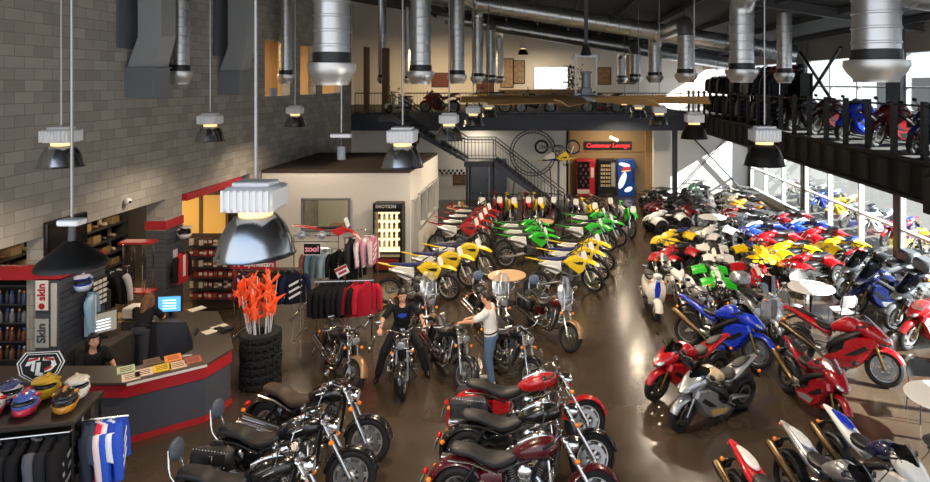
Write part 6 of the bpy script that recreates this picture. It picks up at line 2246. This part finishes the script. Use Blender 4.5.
SEATB = dict(seat=BLUESEAT)
g = 'yellow dirt bikes by the lit case'
db('yellow dirt bike with blue seat nearest the camera in the left yellow row', -2.62, 16.35, 9, YEL, BLUESEAT, -22, g)
db('yellow dirt bike with blue seat in the middle of the left yellow row', -2.24, 17.35, 8, YEL, BLUESEAT, -28, g)
db('yellow dirt bike with blue seat furthest back in the left yellow row', -1.83, 18.25, 8, YEL, BLUESEAT, -30, g)
g = 'red dirt bikes beside the cabin'
for i in range(4):
    db('red dirt bike with white panels, %s from the camera beside the cabin' % ORD[i], -2.2 + .06 * i, 21.0 + .88 * i, 6, RED, BLKSEAT, -26, g)
g = 'green dirt bikes'
for i in range(3):
    db('green dirt bike with white side panels, %s from the camera in the left green row' % ORD[i], .16 - .16 * i, 19.75 + .87 * i, 19, GRN, plastic('3a4038', .6), -28, g)
g = 'yellow dirt bikes in the middle of the hall'
for i, c in enumerate((BLUESEAT, BLUESEAT, BLKSEAT)):
    db('yellow dirt bike, %s from the camera in the centre yellow row' % ORD[i], 1.23 + .26 * i, 16.95 + .95 * i, 12, YEL, c, -40, g)
g = 'green dirt bikes by the aisle'
db('green dirt bike with white panels, nearest of the right green row', 2.02, 21.0, 18, GRN, None, -34, g)
db('green dirt bike with white panels, second of the right green row', 2.46, 21.7, 18, GRN, None, -34, g)
db('green dirt bike with white panels, furthest of the right green row', 2.3, 22.75, 16, GRN, None, -30, g)
db('small yellow and white dirt bike facing the camera behind the right green row', 1.75, 23.6, -75, YEL, None, -6, g, side=WHITE)
db('brown and black trail bike facing the camera before the snack machine', 2.5, 24.6, -62, paint('6a5238'), None, -6, g, side=BLACK)
db('green dirt bike facing the camera at the aisle end of the back row', 3.08, 22.9, -80, GRN, None, 4, g, side=WHITE)
db('purple and white dirt bike facing the camera by the stair foot', 1.0, 24.4, -82, paint('3a2c58'), None, 8, g)
g = 'dirt bikes behind the stair'
for i, (x, c, lab) in enumerate(((-2.75, paint('4a1c1c'), 'dark red dirt bike at the left end of the row before the stairs'), (-2.05, RED, 'red dirt bike second from the left before the stairs'), (-1.45, YEL, 'yellow dirt bike before the stairs, left of the red pair'), (-.9, RED, 'red dirt bike between the two yellow ones before the stairs'),
                                 (-.4, YEL, 'yellow dirt bike before the stairs, nearest the stair foot'), (.15, paint('2a2a30'), 'black dirt bike with red forks at the stair foot'))):
    db(lab, x, 24.7 + .12 * (i % 2), -84 + 4 * (i % 3), c, None, 5, g, body2=RED if i in (1, 3, 5) else WHITE)
ride('dirt', 'dirt_bike', 'yellow dirt bike hung upside down in the round truss hoop', 'dirt bike', (.42, 28.8), 180, dict(body=YEL, seat=BLUESEAT), {}, 0, 0, z=3.12, ref='mid', rot=(PI, 0, 0))
db('green dirt bike standing on the flat roof of the office cabin', -4.6, 20.9, -75, paint('1d3a20'), None, 0, None).location.z = 3.04

# scooter by the aisle, small bikes facing the camera
ride('scooter', 'motor_scooter', 'cream scooter with blue patterned front beside the aisle', 'scooter', at(656, 320), -88, dict(body=paint('efe9dc'), body2=BLU, rim=CHROME), {}, 4, 5)
ride('sport', 'sport_motorcycle', 'small white motorcycle facing the camera between scooter and green quad', 'motorcycle', (3.3, 15.9), -84, dict(body=WHT, body2=GREYP), {}, 0, 6)
ride('sport', 'street_motorcycle', 'silver naked motorcycle facing the camera left of the twin headlight one', 'motorcycle', (3.5, 13.95), -86, dict(body=SIL, body2=WHT), dict(naked=1), 0, 6)
ride('sport', 'street_motorcycle', 'black naked motorcycle with twin round headlights behind the blue sport bike', 'motorcycle', (4.15, 13.75), -88, dict(body=GLOSSB), dict(naked=1), 0, 6)
ride('scooter', 'motor_scooter', 'large silver scooter with top case near the white table', 'scooter', (5.02, 13.75), -74, dict(body=SIL, body2=GREYP), dict(maxi=1), 0, 5)


def sb(lab, pos, hd, body, body2=None, opts=None, steer=0, scale=1.0, ref='front', name='sport_motorcycle', group='sport motorcycles', z=0.0, **k):
    c = dict(body=body, body2=body2 or body, fork=GOLD, rim=BLACK, exhaust=TITAN)
    c.update(k)
    return ride('sport', name, lab, 'motorcycle', pos, hd, c, opts, steer, 7, group, z, scale, ref)


sb('blue sport motorcycle with silver wheels in the right middle', at(757, 369), -43, BLU, paint('2c58e0'), dict(pillion=1), 8, 1.12, rim=ALLOY, screen=SMOKE)
sb('red sport motorcycle with black screen beside the aisle', at(656, 401), 209, RED, GLOSSB, dict(pillion=1), 8)
sb('silver sport motorcycle with golden tank in front of the red one', at(681, 431), 211, SIL, paint('c9a25c'), dict(pillion=1, tank=1), 8, tank=paint('c8b088'), fork=ALLOY)
sb('metallic red sport touring motorcycle with clear screen, side on in the sun', at(884, 387), -40, paint('a8121c'), paint('8a0e18'), dict(pillion=1), 10, 1.15, rim=ALLOY, screen=CLEAR)
sb('dark red motorcycle facing the camera in front of the metallic red one', at(838, 434), -78, paint('8c0c18'), SIL, dict(pillion=1), -8, 1.0, screen=CLEAR, tail=SIL)
sb('sport motorcycle with red and white tail at the bottom edge', at(736, 524), -69, paint('d01c24'), WHT, {}, 0, 1.0, 'rear', group='sport bikes seen from behind', tank=GLOSSB)
sb('sport motorcycle with silver and white tail in the bottom right row', at(789, 500), -69, SIL, paint('d8dce0'), {}, 0, 1.0, 'rear', group='sport bikes seen from behind')
sb('sport motorcycle with white and blue tail and navy tank in the bottom right row', at(832, 479), -70, WHT, BLU, dict(tank=1), 0, 1.0, 'rear', group='sport bikes seen from behind', tank=paint('0f1440'))
# right edge
sb('bright red touring motorcycle with golden forks at the right edge', at(908, 350), 197, RED, RED, dict(tour=1), 8, 1.1, rim=ALLOY, screen=CLEAR)
sb('black and silver touring motorcycle behind the bright red one', at(893, 330), 194, GREYP, GLOSSB, dict(tour=1), 6, 1.08, rim=ALLOY)
sb('dark blue touring motorcycle with grey cases behind the white table', at(856, 315), 192, paint('16204e'), SIL, dict(tour=1, cases=1), 8, 1.15, rim=ALLOY, name='touring_motorcycle', case=plastic('5a5c60'))
sb('silver grey touring motorcycle with cases next to the windows', at(843, 301), 190, GREYP, SIL, dict(tour=1, cases=1), 8, 1.12, rim=ALLOY, name='touring_motorcycle', case=plastic('4a4c50'))


def qd(lab, x, y, hd, body, body2=None, util=0, steer=0, group='quad bikes', **k):
    c = dict(body=body, body2=body2 or body, rim=ALLOY, exhaust=ALLOY)
    c.update(k)
    return ride('quad', 'quad_bike', lab, 'quad bike', (x, y), hd, c, dict(util=1) if util else {}, steer, 0, group, ref='mid', scale=.9)


g = 'quad bikes in the middle block'
qd('yellow quad with blue seat by the aisle', 4.3, 20.9, 225, YEL, YEL, 0, 8, g, seat=BLUESEAT)
qd('red quad in front of the yellow one by the aisle', 3.9, 18.9, 225, RED, RED, 0, 8, g, seat=BLKSEAT)
qd('bright green quad facing the camera', 4.45, 16.75, 268, GRN, WHT, 0, 0, g, sus=paint('2fc02c'))
qd('red and white quad facing the camera next to the green one', 5.6, 17.0, 268, RED, WHT, 0, 0, g)
qd('white and black quad behind the green one', 5.1, 19.0, 265, WHT, BLACK, 0, 0, g)
qd('yellow quad with blue seat behind the white cafe table', 6.3, 18.9, 275, YEL, YEL, 0, 0, g, seat=BLUESEAT)
qd('white quad right of the yellow one by the aisle', 5.85, 21.6, 225, WHT, WHT, 0, 0, g)
qd('white quad with dark wheels behind the yellow one', 4.6, 24.0, 205, WHT, WHT, 0, 0, g, rim=BLACK)
qd('dark red utility quad with racks, left of the pair at the back', 4.9, 26.2, 210, MAROON, MAROON, 1, 0, g)
qd('dark red utility quad with racks, right of the pair at the back', 6.1, 25.6, 215, MAROON, MAROON, 1, 0, g)
qd('black utility quad by the dark steel column', 5.0, 28.4, 225, GLOSSB, GLOSSB, 1, 0, g)
qd('black utility quad with racks behind the dark red pair', 6.3, 27.8, 225, BLACK, BLACK, 1, 0, g)
qd('dark green utility quad against the white end wall', 7.3, 30.6, 235, DGRN, DGRN, 1, 0, g)
g = 'quad bikes in the window block'
cols = [(RED, RED, 0, 'red quad nearest the camera in the inner window row'), (YEL, YEL, 0, 'yellow quad with dark seat in the inner window row'), (RED, RED, 0, 'red quad behind the yellow one in the inner window row'), (paint('2440a8'), WHT, 0, 'blue and white quad in the inner window row'),
        (paint('2e3034'), GREYP, 1, 'dark grey utility quad behind the blue and white one'), (paint('7c1a20'), paint('7c1a20'), 1, 'dark red utility quad with racks in the inner window row'), (ORG, ORG, 0, 'orange quad in the inner window row'), (TANP, TANP, 1, 'tan utility quad in the inner window row'), (CAMO, CAMO, 1, 'camouflage utility quad furthest back in the inner window row')]
for i, (a, b_, u, lab) in enumerate(cols):
    qd(lab, [7.62, 7.62, 7.65, 7.65, 7.65, 7.7, 8.4, 8.55, 8.7][i], 17.95 + 1.38 * i, 202, a, b_, u, 0, g, seat=BLUESEAT if i == 9 else BLKSEAT)
cols = [(paint('2a2a2e'), RED, 0, 'dark quad with red trim nearest the camera along the glass'), (YEL, YEL, 0, 'yellow quad with blue seat along the glass'), (RED, RED, 0, 'red quad along the glass behind the yellow one'), (paint('1c3cb0'), WHT, 0, 'blue quad along the glass'),
        (paint('7a1c24'), GREYP, 0, 'dark red quad furthest back along the glass')]
for i, (a, b_, u, lab) in enumerate(cols):
    qd(lab, 9.42, 18.5 + 1.36 * i, 202, a, b_, u, 0, g, seat=BLUESEAT if i == 1 else BLKSEAT)

# right balcony, upper floor
g = 'motorcycles on the right balcony'
for y, a, b_, lab in ((12.5, paint('182458'), WHT, 'dark blue sport bike nearest the camera behind the balcony railing'), (14.0, paint('6a1218'), GLOSSB, 'deep red sport bike second from the camera behind the balcony railing'), (15.6, paint('1434c8'), WHT, 'bright blue and white sport bike behind the balcony railing'),
                      (17.2, paint('4a1418'), GLOSSB, 'dark red sport bike beyond the bright blue one on the balcony'), (18.8, GLOSSB, RED, 'black and red sport bike furthest along the balcony railing'), (11.2, GLOSSB, BLU, 'black sport bike at the near right end of the balcony railing')):
    sb(lab, (7.4, y), 196, a, b_, dict(pillion=1), 14, group=g, z=ZM + .001, rim=ALLOY)
gx = 7.45
BALC = [('2a2d38', None), ('8a8478', '5a564e'), ('1c1c20', 'c8c8c8'), ('3a2226', None), ('24304a', 'd0d4dc'), ('9a9488', None), ('1a1a1e', '8a2028'), ('3c3e44', None)]
BW = {'2a2d38': 'dark blue grey', '8a8478': 'stone grey', '1c1c20': 'black striped', '3a2226': 'dark maroon', '24304a': 'navy', '9a9488': 'pale grey', '1a1a1e': 'black and red', '3c3e44': 'charcoal'}
for r_ in range(3):
    y0 = 19.9 + r_ * 2.9
    o = rackstand('two level garment rail on the right balcony, %s from the camera' % ORD[r_], gx, y0 + 1.3, 1.75, 90, 2.6)
    o.location.z = ZM
    part(o, 'lower_rail', MB().tube([(-1.26, 0, .9), (1.26, 0, .9)], .014, 8), CHROME)
    for lv_, z_, nm in ((0, 1.75, 'upper'), (1, .9, 'lower')):
        for i in range(8):
            c, s_ = BALC[(i * 3 + 5 * r_ + 2 * lv_) % 8]
            garment('%s jacket, %s from the near end of the %s %s balcony rail' % (BW[c], ORD[i], ORD[r_], nm), gx + rng.uniform(-.02, .02), y0 + .2 + i * .315, ZM + z_ - .012, 90 + rng.uniform(-30, 30), c, None, s_, seed=i % 3, group='jackets on the right balcony')
o = thing('helmet_shelf', 'long dark shelf of helmets behind the balcony garment rails', 'shelf', (8.35, 24.2, ZM))
part(o, 'shelf_board', MB().box((0, 0, 1.76), (.4, 8.4, .03)).box((0, 0, 1.2), (.4, 8.4, .03)).box((.18, 0, .9), (.03, 8.4, 1.75)), BLACK)
for y in (-4.1, -1.4, 1.4, 4.1):
    part(o, 'upright', MB().box((0, y, .88), (.36, .04, 1.74)), BLACK)
for i in range(14):
    c = ['141416', 'b81c24', '141416', '18181c', 'b81c24', '1c1e26', '141416', 'd8d8d8'][i % 8]
    helmet('%s helmet, %s from the camera on the balcony helmet shelf' % ({'141416': 'glossy black', 'b81c24': 'red', '18181c': 'black', '1c1e26': 'dark grey', 'd8d8d8': 'white'}[c], ORD[i]), 8.32, 20.4 + i * .585, ZM + 1.776, 200 + rng.uniform(-30, 30), c, '2a2a2e' if c not in ('d8d8d8', 'b81c24') else 'a82a30', group='helmets on the balcony shelf')
# rear upper floor
sb('dark red sport motorcycle on the rear upper floor at the railing', (-5.9, 30.0), 172, paint('7a1c18'), GLOSSB, {}, 0, group='motorcycles on the rear upper floor', z=ZM + .001, rim=ALLOY)
ride('scooter', 'motor_scooter', 'white scooter beside the dark red bike on the rear upper floor', 'scooter', (-7.6, 29.5), 235, dict(body=WHT, body2=ORG), {}, 0, 5, None, ZM + .001)
db('yellow dirt bike on the rear upper floor behind the railing', -3.6, 29.8, 190, YEL, None, 0, None).location.z = ZM + .001
sb('black and white motorcycle on the rear upper floor right of the yellow one', (-1.3, 29.7), 185, GLOSSB, WHT, dict(naked=1), 0, group='motorcycles on the rear upper floor', z=ZM + .001, rim=ALLOY)
sb('dark motorcycle on the rear upper floor near the corner of the balcony', (1.9, 29.8), 185, paint('2a2a32'), RED, {}, 0, group='motorcycles on the rear upper floor', z=ZM + .001, rim=ALLOY)

# outside the glass
g = 'motorcycles parked outside the glass'
for x, y, kind, a, b_, lab in ((12.5, 31.0, 'cruiser', DRED, None, 'dark red cruiser parked outside the far window'), (12.5, 26.5, 'sport', YEL, WHT, 'yellow sport bike parked outside the glass'), (12.5, 27.9, 'sport', paint('1c3cb0'), WHT, 'blue sport bike parked outside the glass'), (12.5, 29.4, 'sport', GREYP, SIL, 'grey sport bike parked outside the glass'),
                               (12.5, 25.0, 'cruiser', SIL, None, 'silver cruiser parked outside the glass'), (12.5, 23.6, 'sport', WHT, GREYP, 'white sport bike parked outside the glass'), (12.5, 22.2, 'sport', RED, BLU, 'red and blue sport bike parked outside the near window'), (12.5, 20.7, 'cruiser', YEL, None, 'yellow cruiser parked outside the near window')):
    ride(kind, 'parked_motorcycle', lab, 'motorcycle', (x, y), 205, dict(body=a, body2=b_ or a, rim=ALLOY), dict(bags=1) if kind == 'cruiser' else {}, 10, 7, g, -.015, ref='mid')

# ------------------------------------------------------------------ people
x, y = at(491, 383)
person('man in a white short sleeved shirt and jeans standing and reaching for a handlebar', (x, y, 0), R(172), dict(
    pelvis=(0, 0, .93), neck=(.05, 0, 1.47), head=(.09, 0, 1.63), look=(1, -.1, -.25), shoulder_l=(.06, .19, 1.4), shoulder_r=(.04, -.19, 1.4), elbow_l=(.3, .24, 1.25), wrist_l=(.52, .17, 1.2), elbow_r=(.24, -.22, 1.2), wrist_r=(.46, -.16, 1.16),
    palm_l=(0, 0, -1), palm_r=(0, 0, -1), hip_l=(0, .09, .9), hip_r=(0, -.09, .9), knee_l=(.03, .1, .49), knee_r=(.07, -.12, .49), ankle_l=(-.04, .11, .09), ankle_r=(.05, -.13, .09)), 'e4e2dc', '5a7394', '2a1c14', 0, 'short', 'c8c4c0')
hd_ = R(-77)
fx_, fy_ = at(402, 398)
bxp = (fx_ - .84 * math.cos(hd_), fy_ - .84 * math.sin(hd_), 0)
rider = person('man in a black t-shirt with blue print seated astride a black cruiser', bxp, hd_, dict(
    pelvis=(-.36, 0, .85), neck=(-.22, 0, 1.37), head=(-.17, 0, 1.53), look=(1, .05, -.3), shoulder_l=(-.22, .2, 1.3), shoulder_r=(-.22, -.2, 1.3), elbow_l=(-.06, .38, 1.12), wrist_l=(.12, .41, 1.02), elbow_r=(-.06, -.38, 1.12), wrist_r=(.12, -.41, 1.02),
    palm_l=(0, 0, -1), palm_r=(0, 0, -1), hand_l=(1, .0, -.3), hand_r=(1, 0, -.3), hip_l=(-.34, .12, .82), hip_r=(-.34, -.12, .82), knee_l=(.05, .34, .56), knee_r=(.05, -.34, .56), ankle_l=(.0, .46, .1), ankle_r=(.0, -.46, .1), toe_l=(.16, .5, .04), toe_r=(.16, -.5, .04)), '16171c', '1c1d22', '1e1612', 0, 'short', '17171a', 55)
person('long brown haired woman in dark trousers leaning over the rear counter', (-7.92, 12.0, 0), R(98), dict(
    pelvis=(0, 0, .95), neck=(.3, 0, 1.33), head=(.4, 0, 1.42), look=(.9, 0, -.45), shoulder_l=(.26, .17, 1.26), shoulder_r=(.26, -.17, 1.26), elbow_l=(.42, .26, 1.05), wrist_l=(.62, .15, 1.03), elbow_r=(.42, -.26, 1.05), wrist_r=(.62, -.15, 1.03),
    palm_l=(0, 0, -1), palm_r=(0, 0, -1), hip_l=(0, .09, .92), hip_r=(0, -.09, .92), knee_l=(.02, .1, .5), knee_r=(-.08, -.12, .5), ankle_l=(-.1, .1, .09), ankle_r=(-.22, -.14, .09)), '1c1a1c', '3a3a40', '6a4424', .3, 'short', '1a1a1c', 15)
person('dark haired person in black seated low behind the counter', (-8.0, 10.85, 0), R(-28), dict(
    pelvis=(-.02, 0, .62), neck=(.06, 0, 1.1), head=(.09, 0, 1.25), look=(1, -.1, -.05), shoulder_l=(.05, .17, 1.03), shoulder_r=(.05, -.17, 1.03), elbow_l=(.14, .27, .8), wrist_l=(.36, .2, .78), elbow_r=(.14, -.27, .8), wrist_r=(.36, -.14, .78),
    palm_l=(0, 0, -1), palm_r=(0, 0, -1), hip_l=(.04, .09, .6), hip_r=(.04, -.09, .6), knee_l=(.42, .12, .6), knee_r=(.42, -.12, .6), ankle_l=(.4, .12, .12), ankle_r=(.4, -.12, .12)), '17171b', '34405a', '17120f', .22, 'short', '1a1a1c', 15)
part(rider, 'shirt_print', MB().ell((-.162, 0, 1.17), (.045, .1, .085), rot=(0, R(-14), 0)), cloth('2a48b0'), 'blue print on the black shirt')
